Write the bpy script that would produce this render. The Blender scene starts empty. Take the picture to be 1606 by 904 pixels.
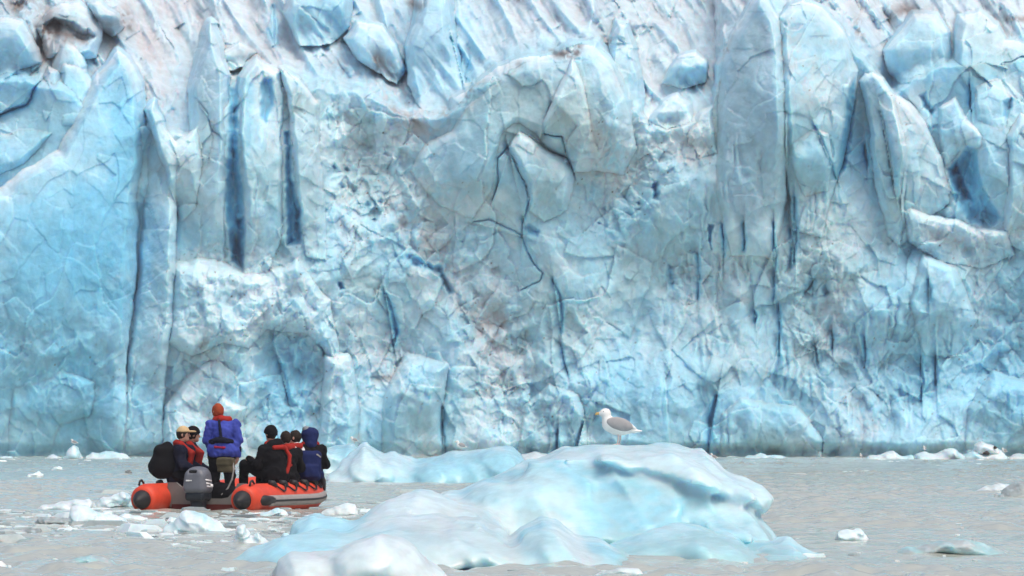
import bpy, math, random
import numpy as np
from mathutils import Vector

# ------------------------------------------------------------------ camera, sky, sun, exposure
SC = bpy.context.scene
COL = SC.collection
CAM_H, FPX, CU, CV, HOR = 1.2, 6100.0, 803.0, 452.0, 680.0
PITCH = math.atan((HOR - CV) / FPX)
cam_d = bpy.data.cameras.new("camera")
cam_d.sensor_width = 36.0
cam_d.lens = 36.0 * FPX / 1606.0
cam_d.clip_start = 0.5
cam_d.clip_end = 3000
cam = bpy.data.objects.new("camera", cam_d)
COL.objects.link(cam)
cam.location = (0, 0, CAM_H)
cam.rotation_euler = (math.radians(90) + PITCH, 0, 0)
SC.camera = cam

SUN_EL, SUN_ROT = math.radians(63), math.radians(140)
world = bpy.data.worlds.new("World")
SC.world = world
world.use_nodes = True
wn = world.node_tree
wn.nodes.clear()
sky = wn.nodes.new("ShaderNodeTexSky")
sky.sky_type = 'NISHITA'
sky.sun_disc = False
sky.sun_elevation = SUN_EL
sky.sun_rotation = SUN_ROT
sky.air_density = 1.0
sky.dust_density = 6.0
sky.ozone_density = 0.6
bg = wn.nodes.new("ShaderNodeBackground")
bg.inputs["Strength"].default_value = 0.15
wo = wn.nodes.new("ShaderNodeOutputWorld")
wn.links.new(sky.outputs[0], bg.inputs[0])
wn.links.new(bg.outputs[0], wo.inputs[0])

sd = bpy.data.lights.new("sun", 'SUN')
sd.energy = 0.85
sd.angle = math.radians(45)
sd.color = (1.0, 0.985, 0.95)
sun = bpy.data.objects.new("sun", sd)
COL.objects.link(sun)
# direction towards the sun: nishita rotation is clockwise from +Y seen from above
sdir = Vector((math.sin(SUN_ROT) * math.cos(SUN_EL), math.cos(SUN_ROT) * math.cos(SUN_EL), math.sin(SUN_EL)))
sun.rotation_euler = sdir.to_track_quat('Z', 'Y').to_euler()

SC.view_settings.view_transform = 'Standard'
SC.view_settings.look = 'None'
SC.view_settings.exposure = 0.2
SC.view_settings.gamma = 1.0
SC.view_settings.use_curve_mapping = False
SC.cycles.max_bounces = 10
SC.cycles.diffuse_bounces = 8
SC.cycles.use_denoising = True

# ------------------------------------------------------------------ geometry helpers
cp, sp = math.cos(PITCH), math.sin(PITCH)


def ray(u, v):
    """direction (per metre of depth) of a photo pixel"""
    yv = CV - v
    dy = FPX * cp - yv * sp
    return (u - CU) / dy, (FPX * sp + yv * cp) / dy


def at(u, v, Y):
    a, b = ray(u, v)
    return Vector((a * Y, Y, CAM_H + b * Y))


def depth_of(v):
    """distance at which the water surface shows on pixel row v"""
    a, b = ray(CU, v)
    return -CAM_H / b


def ppm(Y):
    return FPX / Y


def tag(o, label=None, cat=None, group=None, kind=None):
    if label: o["label"] = label
    if cat: o["category"] = cat
    if group: o["group"] = group
    if kind: o["kind"] = kind
    return o


def empty(name, loc=(0, 0, 0), rz=0.0, parent=None):
    o = bpy.data.objects.new(name, None)
    COL.objects.link(o)
    o.location = loc
    o.rotation_euler = (0, 0, rz)
    o.empty_display_size = 0.2
    if parent: o.parent = parent
    return o


def mesh_obj(name, verts, faces, mat=None, parent=None, smooth=True, colors=None):
    me = bpy.data.meshes.new(name)
    verts = np.asarray(verts, dtype=np.float32).reshape(-1, 3)
    if isinstance(faces, np.ndarray):
        nf, k = faces.shape
        me.vertices.add(len(verts))
        me.vertices.foreach_set("co", verts.ravel())
        me.loops.add(nf * k)
        me.loops.foreach_set("vertex_index", faces.astype(np.int32).ravel())
        me.polygons.add(nf)
        me.polygons.foreach_set("loop_start", (np.arange(nf) * k).astype(np.int32))
        me.update(calc_edges=True)
    else:
        me.from_pydata(verts.tolist(), [], faces)
        me.update()
    if smooth:
        me.polygons.foreach_set("use_smooth", np.ones(len(me.polygons), dtype=bool))
    if colors is not None:
        at_ = me.color_attributes.new("tint", 'FLOAT_COLOR', 'POINT')
        c4 = np.ones((len(verts), 4), dtype=np.float32)
        c4[:, :3] = colors
        at_.data.foreach_set("color", c4.ravel())
    o = bpy.data.objects.new(name, me)
    COL.objects.link(o)
    if mat: me.materials.append(mat)
    if parent: o.parent = parent
    return o


# ------------------------------------------------------------------ numpy noise
def _grad(seed):
    r = np.random.RandomState(seed)
    a = r.rand(256, 256) * 2 * np.pi
    return np.cos(a), np.sin(a)


def gn(x, y, seed=0):
    gx, gy = _grad(seed)
    xi, yi = np.floor(x).astype(int), np.floor(y).astype(int)
    xf, yf = x - xi, y - yi
    w = lambda t: t * t * t * (t * (t * 6 - 15) + 10)
    wx, wy = w(xf), w(yf)
    def g(i, j):
        a, b = (xi + i) & 255, (yi + j) & 255
        return gx[a, b] * (xf - i) + gy[a, b] * (yf - j)
    n0 = g(0, 0) * (1 - wx) + g(1, 0) * wx
    n1 = g(0, 1) * (1 - wx) + g(1, 1) * wx
    return (n0 * (1 - wy) + n1 * wy) * 1.5


def fbm(x, y, seed=0, octv=4, gain=0.5):
    s, a = 0, 1.0
    for k in range(octv):
        s = s + a * gn(x * 2 ** k + 17.3 * k, y * 2 ** k + 9.1 * k, seed + k)
        a *= gain
    return s


def chips(x, y, seed=0, k=1.0, tilt=1.0, off=0.6, sign=1, n=1, rot=0.0):
    """patches that meet in creases: max over jittered cells of a tilted paraboloid"""
    r = np.random.RandomState(seed)
    T = r.rand(128, 128, 5)
    if rot: x, y = x * math.cos(rot) + y * math.sin(rot), y * math.cos(rot) - x * math.sin(rot)
    xi, yi = np.floor(x).astype(int), np.floor(y).astype(int)
    best = np.full(x.shape, -1e9)
    for i in range(-n, n + 1):
        for j in range(-n, n + 1):
            t = T[(xi + i) & 127, (yi + j) & 127]
            dx = x - (xi + i + t[..., 0])
            dy = y - (yi + j + t[..., 1])
            h = off * t[..., 4] + tilt * ((t[..., 2] - .5) * dx + (t[..., 3] - .5) * dy) - k * (dx * dx + dy * dy)
            best = np.maximum(best, h)
    return sign * best


def worley(x, y, seed=0):
    r = np.random.RandomState(seed)
    T = r.rand(128, 128, 3)
    xi, yi = np.floor(x).astype(int), np.floor(y).astype(int)
    f1 = np.full(x.shape, 9.0); f2 = np.full(x.shape, 9.0); rid = np.zeros(x.shape)
    for i in (-1, 0, 1):
        for j in (-1, 0, 1):
            t = T[(xi + i) & 127, (yi + j) & 127]
            d = np.hypot(x - (xi + i + t[..., 0]), y - (yi + j + t[..., 1]))
            m = d < f1
            f2 = np.where(m, f1, np.minimum(f2, d))
            rid = np.where(m, t[..., 2], rid)
            f1 = np.where(m, d, f1)
    return f1, f2, rid


def sstep(a, b, x):
    t = np.clip((x - a) / (b - a), 0, 1)
    return t * t * (3 - 2 * t)


def poly_sdf(u, v, poly):
    """signed distance, positive inside"""
    P = np.asarray(poly, float)
    Q = np.roll(P, -1, axis=0)
    d2 = np.full(u.shape, 1e12)
    ins = np.zeros(u.shape, bool)
    for (ax, ay), (bx, by) in zip(P, Q):
        ex, ey = bx - ax, by - ay
        L = ex * ex + ey * ey + 1e-9
        t = np.clip(((u - ax) * ex + (v - ay) * ey) / L, 0, 1)
        d2 = np.minimum(d2, (u - ax - t * ex) ** 2 + (v - ay - t * ey) ** 2)
        c = (ay > v) != (by > v)
        with np.errstate(divide='ignore', invalid='ignore'):
            xs = ax + (v - ay) * ex / (ey if abs(ey) > 1e-9 else 1e-9)
        ins ^= c & (u < xs)
    d = np.sqrt(d2)
    return np.where(ins, d, -d)


def line_dist(u, v, pts):
    d2 = np.full(u.shape, 1e12); par = np.zeros(u.shape)
    n = len(pts) - 1
    for k in range(n):
        ax, ay = pts[k]; bx, by = pts[k + 1]
        ex, ey = bx - ax, by - ay
        L = ex * ex + ey * ey + 1e-9
        t = np.clip(((u - ax) * ex + (v - ay) * ey) / L, 0, 1)
        q = (u - ax - t * ex) ** 2 + (v - ay - t * ey) ** 2
        m = q < d2
        d2 = np.where(m, q, d2); par = np.where(m, (k + t) / n, par)
    return np.sqrt(d2), par


# ------------------------------------------------------------------ materials
def principled(name, color=(0.5, 0.5, 0.5), rough=0.6, spec=0.5, metal=0.0):
    m = bpy.data.materials.new(name)
    m.use_nodes = True
    b = m.node_tree.nodes["Principled BSDF"]
    b.inputs["Base Color"].default_value = (*color, 1)
    b.inputs["Roughness"].default_value = rough
    b.inputs["Specular IOR Level"].default_value = spec
    b.inputs["Metallic"].default_value = metal
    return m


def node(m, t, **kw):
    n = m.node_tree.nodes.new(t)
    for k, val in kw.items(): setattr(n, k, val)
    return n


def tint_ice(name, rough=0.5, spec=0.35, noise_scale=1.2, bump=0.25, bump_scale=6.0, dist=0.05, sss=0.0, sss_scale=0.3):
    """ice whose body colour (dense blue, bubbly white, dirt) comes from the mesh's tint attribute"""
    m = principled(name, rough=rough, spec=spec)
    nt = m.node_tree; b = nt.nodes["Principled BSDF"]; L = nt.links
    if sss > 0:                                       # light creeps through the ice, blue furthest
        b.inputs["Subsurface Weight"].default_value = sss
        b.inputs["Subsurface Radius"].default_value = (0.25, 0.7, 1.0)
        b.inputs["Subsurface Scale"].default_value = sss_scale
    a = node(m, "ShaderNodeAttribute"); a.attribute_name = "tint"
    tc = node(m, "ShaderNodeTexCoord")
    n1 = node(m, "ShaderNodeTexNoise"); n1.inputs["Scale"].default_value = noise_scale; n1.inputs["Detail"].default_value = 7
    n1.inputs["Roughness"].default_value = 0.62
    mr = node(m, "ShaderNodeMapRange"); mr.inputs[1].default_value = 0.3; mr.inputs[2].default_value = 0.7
    mr.inputs[3].default_value = 0.84; mr.inputs[4].default_value = 1.12
    mx = node(m, "ShaderNodeMix", data_type='RGBA', blend_type='MULTIPLY'); mx.inputs[0].default_value = 1.0
    L.new(tc.outputs["Object"], n1.inputs["Vector"]); L.new(n1.outputs["Fac"], mr.inputs[0])
    L.new(a.outputs["Color"], mx.inputs[6]); L.new(mr.outputs[0], mx.inputs[7])
    L.new(mx.outputs[2], b.inputs["Base Color"])
    n2 = node(m, "ShaderNodeTexNoise"); n2.inputs["Scale"].default_value = bump_scale; n2.inputs["Detail"].default_value = 8
    n2.inputs["Roughness"].default_value = 0.6
    bp = node(m, "ShaderNodeBump"); bp.inputs["Strength"].default_value = bump; bp.inputs["Distance"].default_value = dist
    L.new(tc.outputs["Object"], n2.inputs["Vector"]); L.new(n2.outputs["Fac"], bp.inputs["Height"])
    L.new(bp.outputs[0], b.inputs["Normal"])
    return m
# ------------------------------------------------------------------ WATER
def build_water():
    us = np.linspace(-0.215, 0.215, 860)            # tangent of bearing
    Ys = [31.0]
    while Ys[-1] < 210: Ys.append(Ys[-1] + max(.10, .10 * (Ys[-1] / 62) ** 1.8))
    Ys = np.array(Ys)
    S, Y = np.meshgrid(us, Ys)
    X = S * Y
    rd = lambda a, b, sd: .5 - np.abs(gn(a, b, sd))
    q = .35 * gn(X * .8, Y * .6, 3)
    Z = .040 * rd(X * 1.0 + q, Y * .62 + q, 5) + .050 * gn(X * 1.3 + q, Y * 1.05, 6) + .036 * gn(X * 2.5 + q + 3, Y * 1.7, 15) + .018 * gn(X * 5.2, Y * 2.9, 25) + .012 * fbm(X * .3, Y * .2, 35, 2)
    pat = sstep(-0.2, 0.5, fbm(X * 0.12, Y * 0.05, 31, 3))
    Z *= 0.5 + 0.75 * pat
    # calmer lane just in front of the ice in the foreground
    lane = np.exp(-((Y - 36.3) / 1.0) ** 2) * sstep(-1.0, 3.0, X)
    Z *= 1 - 0.6 * lane
    ny, nx = Z.shape
    V = np.stack([X, Y, Z], -1).reshape(-1, 3)
    idx = np.arange(ny * nx).reshape(ny, nx)
    F = np.stack([idx[:-1, :-1], idx[:-1, 1:], idx[1:, 1:], idx[1:, :-1]], -1).reshape(-1, 4)
    # coarse skirt to the horizon, at both sides, in front of and behind the fine grid
    R = 900.0
    ring = np.concatenate([idx[0, :], idx[1:, -1], idx[-1, ::-1][1:], idx[::-1, 0][1:-1]])
    rv = V[ring]
    cen = np.array([0.0, 100.0, 0.0])
    dirv = rv - cen; dirv[:, 2] = 0
    far = cen + dirv / np.maximum(np.abs(dirv[:, :1]), np.abs(dirv[:, 1:2])) * R
    base = len(V)
    V = np.concatenate([V, far])
    n = len(ring); k = np.arange(n); k2 = (k + 1) % n
    F2 = np.stack([ring[k], base + k, base + k2, ring[k2]], -1)
    F = np.concatenate([F, F2])
    m = principled("silty_water", (0.425, 0.45, 0.395), 0.15, 0.5)
    m.node_tree.nodes["Principled BSDF"].inputs["IOR"].default_value = 1.33
    L = m.node_tree.links; b = m.node_tree.nodes["Principled BSDF"]
    tc = node(m, "ShaderNodeTexCoord")
    mp = node(m, "ShaderNodeMapping"); mp.inputs["Scale"].default_value = (1.0, 0.55, 1.0)
    n1 = node(m, "ShaderNodeTexNoise"); n1.inputs["Scale"].default_value = 2.2; n1.inputs["Detail"].default_value = 6
    bp = node(m, "ShaderNodeBump"); bp.inputs["Strength"].default_value = 0.6; bp.inputs["Distance"].default_value = 0.06
    L.new(tc.outputs["Object"], mp.inputs[0]); L.new(mp.outputs[0], n1.inputs["Vector"])
    L.new(n1.outputs["Fac"], bp.inputs["Height"]); L.new(bp.outputs[0], b.inputs["Normal"])
    o = mesh_obj("water", V, F, m)
    tag(o, "grey silty fjord water with small ripples in front of the glacier", "water", kind="structure")
    return o


build_water()

# ------------------------------------------------------------------ GLACIER
WHITE = np.array([0.66, 0.81, 0.87])
PALE = np.array([0.41, 0.67, 0.79])
SKYB = np.array([0.28, 0.61, 0.785])
BLUE = np.array([0.18, 0.54, 0.76])
DEEP = np.array([0.09, 0.44, 0.69])
GREEN = np.array([0.37, 0.56, 0.61])
PINK = np.array([0.52, 0.50, 0.52])
BROWN = np.array([0.17, 0.125, 0.11])
DARK = np.array([0.045, 0.038, 0.036])

GY = 198.0


def build_glacier():
    st = 1.45
    u1 = np.arange(-190, 1800, st); v1 = np.arange(-130, 732, st)
    U, V = np.meshgrid(u1, v1)
    # domain warp so that nothing traced stays straight
    wu = 9 * fbm(U / 85, V / 110, 1, 3) + 3.0 * fbm(U / 18, V / 22, 4, 3)
    wv = 9 * fbm(U / 85, V / 110, 11, 3) + 3.0 * fbm(U / 18, V / 22, 14, 3)
    Uw, Vw = U + wu, V + wv
    ws = .22 * wu + 3.2 * chips(U / 17, V / 19, 501, .5, 1.6, .9) - 1.5; wt = .22 * wv + 3.2 * chips(U / 17, V / 19, 502, .5, 1.6, .9) - 1.5

    # roughness masks --------------------------------------------------
    def blob(cu, cv, ru, rv, p=2.0, rot=0.0):
        c, s = math.cos(rot), math.sin(rot)
        x = ((Uw - cu) * c + (Vw - cv) * s) / ru
        y = (-(Uw - cu) * s + (Vw - cv) * c) / rv
        return np.exp(-(x * x + y * y) ** (p / 2))

    rubble = np.clip(
        blob(360, 470, 110, 75) + blob(480, 560, 70, 140) + blob(580, 290, 75, 120, 3) + blob(690, 400, 50, 170, 2, -0.62)
        + 0.8 * blob(790, 600, 50, 130) + blob(610, 560, 50, 80, 2, -0.7) + blob(1290, 430, 55, 90)
        + 0.8 * blob(1300, 560, 45, 60) + blob(1060, 230, 60, 45) + 0.9 * blob(960, 290, 70, 90) + blob(1500, 380, 90, 35)
        + 0.8 * blob(1560, 520, 60, 110) + 0.7 * blob(330, 640, 70, 70) + 0.7 * blob(1080, 440, 50, 60) + 0.8 * blob(880, 660, 60, 50)
        + 0.5 * blob(900, 560, 200, 100) + 0.6 * blob(90, 560, 110, 50, 2, 0.3) + 0.7 * blob(530, 200, 60, 60) + 0.45 * blob(1400, 600, 150, 120), 0, 1)
    smooth = np.clip(
        blob(100, 330, 110, 260, 4) + 0.8 * blob(1170, 170, 60, 190, 3) + 0.7 * blob(480, 260, 32, 140, 3) + 0.7 * blob(320, 170, 36, 120, 3)
        + 0.7 * blob(690, 90, 70, 110, 3) + 0.5 * blob(730, 270, 90, 80) + 0.5 * blob(1440, 100, 50, 70) + 0.4 * blob(840, 500, 60, 50), 0, 1)
    flute = np.clip(blob(1200, 430, 160, 260, 3) + 0.9 * blob(1450, 560, 140, 220, 3) + 0.6 * blob(400, 240, 60, 140, 3)
                    + 0.5 * blob(700, 650, 160, 70) + 0.6 * blob(1150, 640, 120, 90), 0, 1)

    # base face and icefall -----------------------------------------------
    crest = np.interp(Uw, [-200, 0, 60, 110, 230, 300, 350, 440, 520, 560, 620, 700, 760, 830, 930, 985, 1020, 1120, 1135, 1200, 1330, 1400, 1480, 1606, 1800],
                      [130, 130, 132, 150, 205, 215, 170, 140, 140, 150, 175, 185, 140, 100, 85, 165, 205, 190, 80, 20, 80, 140, 110, 95, 90])
    up = np.maximum(crest - Vw, 0)
    tm = (717 - V) / 31.0
    P = -0.13 * tm - 2.6 * sstep(0, 25, up) - 0.085 * up
    P = P + 1.6 * fbm(U / 260, V / 330, 21, 3)
    # icefall: leaning fins running down to the right
    rx = (U * math.cos(1.02) + V * math.sin(1.02)); ry = (-U * math.sin(1.02) + V * math.cos(1.02))
    fin = 1 - np.abs(gn(ry / 34 + 0.4 * gn(U / 90, V / 90, 6), rx / 260, 8)) * 2
    fin2 = 1 - np.abs(gn(ry / 13 + 0.5 * gn(U / 40, V / 40, 16), rx / 110, 18)) * 2
    upm = sstep(5, 60, up)
    P = P + upm * (1.1 * fin + 0.25 * fin2)
    ID = np.where(up > 12, 1, 0).astype(np.int16)      # 0 face, 1 icefall

    blocks = []

    def block(poly, p0=0.0, gu=0.0, gv=0.0, bev=18, dome=1.2, wall=0.22, name='serac', uc=None, vc=None):
        blocks.append((poly, p0, gu, gv, bev * .6, dome * .7, wall, name))

    # traced seracs, towers, slabs: outline, offset to the face (m), tilt (m per px), bevel (px), dome (m)
    block([(-60, 20), (38, 36), (62, 78), (64, 100), (44, 120), (-60, 128)], -2.2, 0.01, 0.03, 26, 2.2, name='ice_block')
    block([(-60, 132), (22, 122), (62, 110), (58, 140), (44, 165), (-60, 182)], -1.6, -.01, .03, 18, 1.5, name='ice_block')
    block([(-60, 190), (30, 168), (62, 150), (90, 165), (95, 215), (40, 262), (-60, 300)], -.9, 0, .03, 24, 1.8, name='ice_block')
    block([(55, 45), (72, 22), (95, 6), (122, 4), (146, 22), (160, 50), (150, 90), (112, 100), (70, 96)], -7, 0, .05, 24, 2.4, name='ice_arch')
    block([(140, 8), (160, 5), (182, 22), (190, 42), (178, 55), (158, 42)], -8, 0, .04, 14, 1.2, name='ice_block')
    block([(84, 110), (92, 70), (104, 63), (122, 78), (134, 105), (136, 160), (84, 160)], -3.2, .02, .03, 16, 1.4, name='serac')
    block([(95, 105), (100, 98), (125, 98), (136, 112), (150, 135), (150, 200), (92, 200)], -2, 0, .03, 14, 1.2, name='serac')
    block([(60, 135), (78, 105), (94, 112), (98, 170), (70, 200), (55, 165)], -1.6, 0, .03, 14, 1.2, name='serac')
    # big blue slab at the left
    block([(-190, 330), (0, 296), (42, 264), (92, 238), (110, 200), (150, 122), (184, 82), (200, 90), (216, 112), (229, 152), (228, 250), (216, 330), (214, 420), (200, 560), (192, 745), (-190, 745)],
          1.0, -0.004, 0.012, 30, 1.6, .25, name='ice_slab')
    block([(228, 185), (238, 178), (262, 215), (276, 262), (275, 420), (262, 560), (250, 745), (192, 745), (202, 560), (216, 420), (218, 330)], 0.4, .024, .01, 16, 1.0, .25, name='ice_slab')
    # spire and columns
    block([(300, 214), (298, 140), (312, 88), (331, 38), (346, 72), (357, 118), (359, 210), (352, 310), (350, 420), (272, 430), (274, 255)], -0.1, .020, .012, 20, 1.3, .22, name='serac')
    block([(374, 210), (378, 122), (390, 104), (402, 90), (416, 102), (440, 112), (452, 150), (448, 205), (446, 300), (440, 380), (420, 430), (386, 432), (384, 330)], 0.5, -.010, .012, 16, 1.3, .22, name='serac')
    block([(440, 108), (470, 124), (500, 164), (506, 250), (512, 410), (478, 404), (470, 322), (458, 222), (450, 152)], 0.4, -.014, .010, 12, 0.8, .22, name='serac')
    block([(344, 120), (352, 80), (378, 66), (402, 80), (390, 112)], -7, 0, .02, 14, 1.4, name='ice_block')
    block([(232, 172), (244, 160), (262, 205), (278, 222), (296, 212), (310, 200), (318, 250), (306, 330), (284, 345), (268, 300), (250, 240)], 1.0, -.012, .012, 12, .8, .2, name='ice_block')
    # rubble shoulder and arch below the columns
    block([(262, 470), (272, 418), (305, 410), (345, 414), (384, 428), (420, 425), (470, 400), (520, 470), (530, 580), (505, 540), (480, 520), (420, 522), (395, 560), (350, 545), (300, 560), (262, 540)],
          .8, 0, .006, 30, 1.2, .07, name='ice_shoulder')
    block([(255, 745), (262, 640), (290, 590), (345, 545), (392, 560), (388, 640), (400, 745)], .6, 0, .008, 24, 1.1, .12, name='ice_shoulder')
    block([(336, 640), (350, 626), (384, 640), (376, 664), (344, 668), (330, 656)], 2.4, .01, .01, 9, .5, .2, name='ice_block')
    block([(500, 745), (512, 560), (545, 560), (560, 640), (556, 745)], 1.0, 0, .006, 20, .9, .15, name='ice_shoulder')
    # upper middle slabs
    block([(640, 132), (640, 72), (656, 22), (666, -30), (700, -30), (710, 50), (720, 95), (732, 130), (756, 128), (720, 168), (700, 190), (664, 176)], -4.5, .005, .03, 20, 1.3, .2, name='ice_slab')
    block([(540, 60), (560, 34), (600, 40), (622, 70), (636, 110), (622, 135), (585, 110), (560, 95)], -5.5, 0, .03, 16, 1.4, name='ice_block')
    block([(445, 20), (470, -40), (560, -40), (545, 40), (520, 70), (470, 72)], -9, 0, .05, 20, 1.6, name='ice_block')
    # central bulge
    block([(702, 200), (712, 156), (742, 140), (780, 106), (830, 90), (870, 86), (902, 70), (934, 70), (962, 104), (984, 160), (992, 235), (975, 270), (930, 262), (900, 268), (886, 246), (860, 236), (836, 214), (816, 204), (798, 222), (770, 300), (740, 340), (690, 320), (640, 270), (660, 220)],
          0.8, .008, .014, 36, 1.6, .16, name='ice_bulge')
    block([(797, 230), (816, 206), (838, 217), (862, 238), (892, 250), (900, 280), (890, 330), (856, 350), (830, 330), (826, 292), (810, 256)], 1.0, 0, .006, 16, .8, .22, name='ice_slab')
    block([(884, 120), (898, 90), (912, 120), (930, 180), (940, 240), (905, 240), (882, 214), (856, 210), (854, 195)], 1.8, -.01, .01, 12, .6, .2, name='ice_slab')
    block([(960, 60), (970, 34), (985, 40), (998, 90), (1010, 150), (1006, 225), (990, 215), (975, 150), (960, 100)], -2.5, 0, .02, 14, 1.3, name='serac')
    # blocks in the gap right of the middle
    block([(1020, 190), (1040, 160), (1062, 150), (1085, 165), (1090, 195), (1050, 215)], -1.0, 0, .02, 12, 1.0, name='ice_block')
    block([(1040, 130), (1065, 90), (1090, 82), (1108, 100), (1104, 130), (1070, 140)], -5.8, 0, .02, 14, .7, name='ice_block')
    block([(1075, 215), (1100, 175), (1122, 165), (1124, 240), (1095, 250)], 0.2, 0, .02, 12, 1.0, name='ice_block')
    # big tooth at the right
    block([(1124, 300), (1126, 105), (1148, 55), (1180, 4), (1194, -14), (1208, 4), (1222, 30), (1232, 70), (1236, 150), (1232, 300), (1215, 400), (1150, 400)], 1.6, .020, .012, 26, 1.6, .25, name='serac')
    block([(1222, 28), (1240, 8), (1262, 2), (1292, 14), (1330, 60), (1346, 112), (1341, 155), (1324, 250), (1306, 300), (1290, 370), (1245, 360), (1234, 240)], 1.3, -.016, .012, 22, 1.3, .22, name='serac')
    block([(1236, 205), (1278, 196), (1300, 210), (1306, 250), (1298, 300), (1262, 310), (1244, 262)], 1.5, 0, .01, 14, .7, .2, name='ice_slab')
    # leaning fin
    block([(1350, 128), (1358, 116), (1370, 111), (1384, 120), (1404, 150), (1420, 230), (1416, 330), (1412, 384), (1396, 370), (1378, 300), (1364, 210)], 1.6, .026, .012, 12, 1.0, .25, name='serac')
    block([(1392, 140), (1425, 160), (1452, 192), (1480, 250), (1492, 318), (1452, 345), (1418, 382), (1414, 300), (1404, 210)], 1.1, -.022, .012, 16, 1.0, .22, name='serac')
    # upper right blocks
    block([(1388, 80), (1410, 50), (1434, 22), (1468, 24), (1488, 52), (1492, 110), (1470, 160), (1452, 140), (1430, 150), (1396, 110)], -2.6, 0, .02, 20, 1.4, .2, name='ice_block')
    block([(1500, 60), (1508, 26), (1536, 20), (1566, 40), (1576, 66), (1620, 70), (1800, 60), (1800, 180), (1606, 170), (1590, 125), (1540, 110), (1520, 150), (1496, 120)], -1.2, 0, .02, 20, 1.4, .2, name='ice_block')
    block([(1520, 125), (1545, 118), (1575, 120), (1590, 150), (1582, 200), (1560, 205), (1530, 190)], -.6, 0, .02, 14, 1.0, name='serac')
    block([(1578, 215), (1600, 175), (1660, 190), (1700, 300), (1640, 420), (1576, 380), (1580, 300)], 0.6, 0, .01, 18, 1.3, name='serac')
    block([(1470, 170), (1500, 150), (1520, 190), (1545, 215), (1540, 236), (1504, 240), (1484, 262), (1474, 220)], 0.0, 0, .01, 12, .9, name='ice_block')
    block([(1416, 330), (1432, 322), (1456, 340), (1500, 346), (1530, 360), (1578, 366), (1590, 400), (1540, 420), (1480, 410), (1430, 380)], .5, 0, .008, 14, .7, .15, name='ice_ledge')
    block([(1525, 300), (1545, 270), (1568, 268), (1576, 330), (1560, 356), (1530, 350)], -1.0, 0, .01, 12, 1.0, name='ice_block')
    # broad lower buttresses
    block([(600, 745), (610, 620), (640, 560), (700, 575), (690, 640), (692, 745)], 0.32, 0, .004, 22, .9, .05, name='ice_buttress')
    block([(812, 745), (820, 640), (860, 600), (905, 620), (920, 680), (918, 745)], 0.42, 0, .004, 18, .9, .05, name='ice_buttress')
    block([(1120, 745), (1130, 650), (1160, 620), (1250, 640), (1290, 690), (1290, 745)], 0.35, 0, .004, 20, .9, .05, name='ice_buttress')
    block([(1500, 745), (1520, 640), (1560, 590), (1640, 610), (1700, 745)], 0.49, 0, .004, 22, 1.0, .05, name='ice_buttress')
    block([(1420, 480), (1450, 400), (1500, 420), (1530, 500), (1500, 560), (1450, 560)], 0.32, 0, .004, 20, .9, .05, name='ice_buttress')
    block([(20, 745), (10, 540), (30, 508), (70, 530), (110, 580), (150, 600), (140, 650), (90, 660), (60, 745)], 0.77, 0, .004, 18, .7, .05, name='ice_buttress')

    crust = np.zeros_like(P)
    name_ok = lambda nm: nm not in ('ice_arch', 'ice_shoulder')
    for k, (poly, p0, gu, gv, bev, dome, wall, nm) in enumerate(blocks):
        A = np.array(poly, float)
        m = 70
        i0 = np.searchsorted(v1, A[:, 1].min() - m); i1 = np.searchsorted(v1, A[:, 1].max() + m)
        j0 = np.searchsorted(u1, A[:, 0].min() - m); j1 = np.searchsorted(u1, A[:, 0].max() + m)
        sl = (slice(i0, i1), slice(j0, j1))
        uu, vv = U[sl] + ws[sl], V[sl] + wt[sl]
        d = poly_sdf(uu, vv, poly)
        cu, cv = A[:, 0].mean(), A[:, 1].mean()
        t = np.clip(d / bev, 0, 1)
        top = (p0 * 1.5 if p0 > 0 else p0) + .5 - 0.13 * (717 - cv) / 31.0 + 1.6 * gu * (uu - cu) + 1.05 * gv * (vv - cv) + 1.5 * dome * (1 - (1 - t) ** 1.35 - 1)
        wl = wall * (5 if wall > .17 else 1.6)
        h = np.where(d >= 0, top, top + wl * d - 0.02 * d * d)
        P0 = P[sl]
        if name_ok(nm):                               # the foot of a block grows out of the ice below it
            y0, y1 = A[:, 1].min(), min(A[:, 1].max(), 717)
            low = sstep(y0 + .35 * (y1 - y0), y1 + 4, vv + .35 * wv[sl])
            h = np.where(h > P0, P0 + (h - P0) * (1 - .93 * low), h)
        win = h > P0
        P[sl] = np.where(win, h, P0)
        if wall > .11:                                # weathered, bubbly crust along the upper edges
            topw = sstep(-.2, .9, (poly_sdf(uu, vv + 5, poly) - d) / 5)
            crust[sl] = np.where(win & (d >= 0), topw * np.exp(-np.maximum(d, 0) / (13 + 9 * gn(uu / 20, vv / 20, 9))), np.where(win, 0, crust[sl]))
        ID[sl] = np.where(win, k + 2, ID[sl])

    # fracture detail -----------------------------------------------------
    ang = 0.18
    ua, va = U * math.cos(ang) + V * math.sin(ang), -U * math.sin(ang) + V * math.cos(ang)
    calm = 1 - 0.72 * smooth
    w1, w2 = U + .35 * wu + 3 * gn(U / 30, V / 36, 44), V + .35 * wv + 3 * gn(U / 30, V / 36, 54)
    up_far = np.where(ID == 1, 1 - 0.45 * upm, 1.0)
    P = P + np.where(ID == 1, upm, 0) * (0.8 * chips(ry / 24 + .02 * wu, rx / 75 + .02 * wv, 81, .45, 2.0, .9, -1, 2) + .5 * chips(ry / 13 + .03 * wu, rx / 26, 82, .4, 2.0, .9, -1))
    # planes of fracture meeting in ridges, coarse to fine
    inb = np.where(ID > 1, .75, 1.0)
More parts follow.
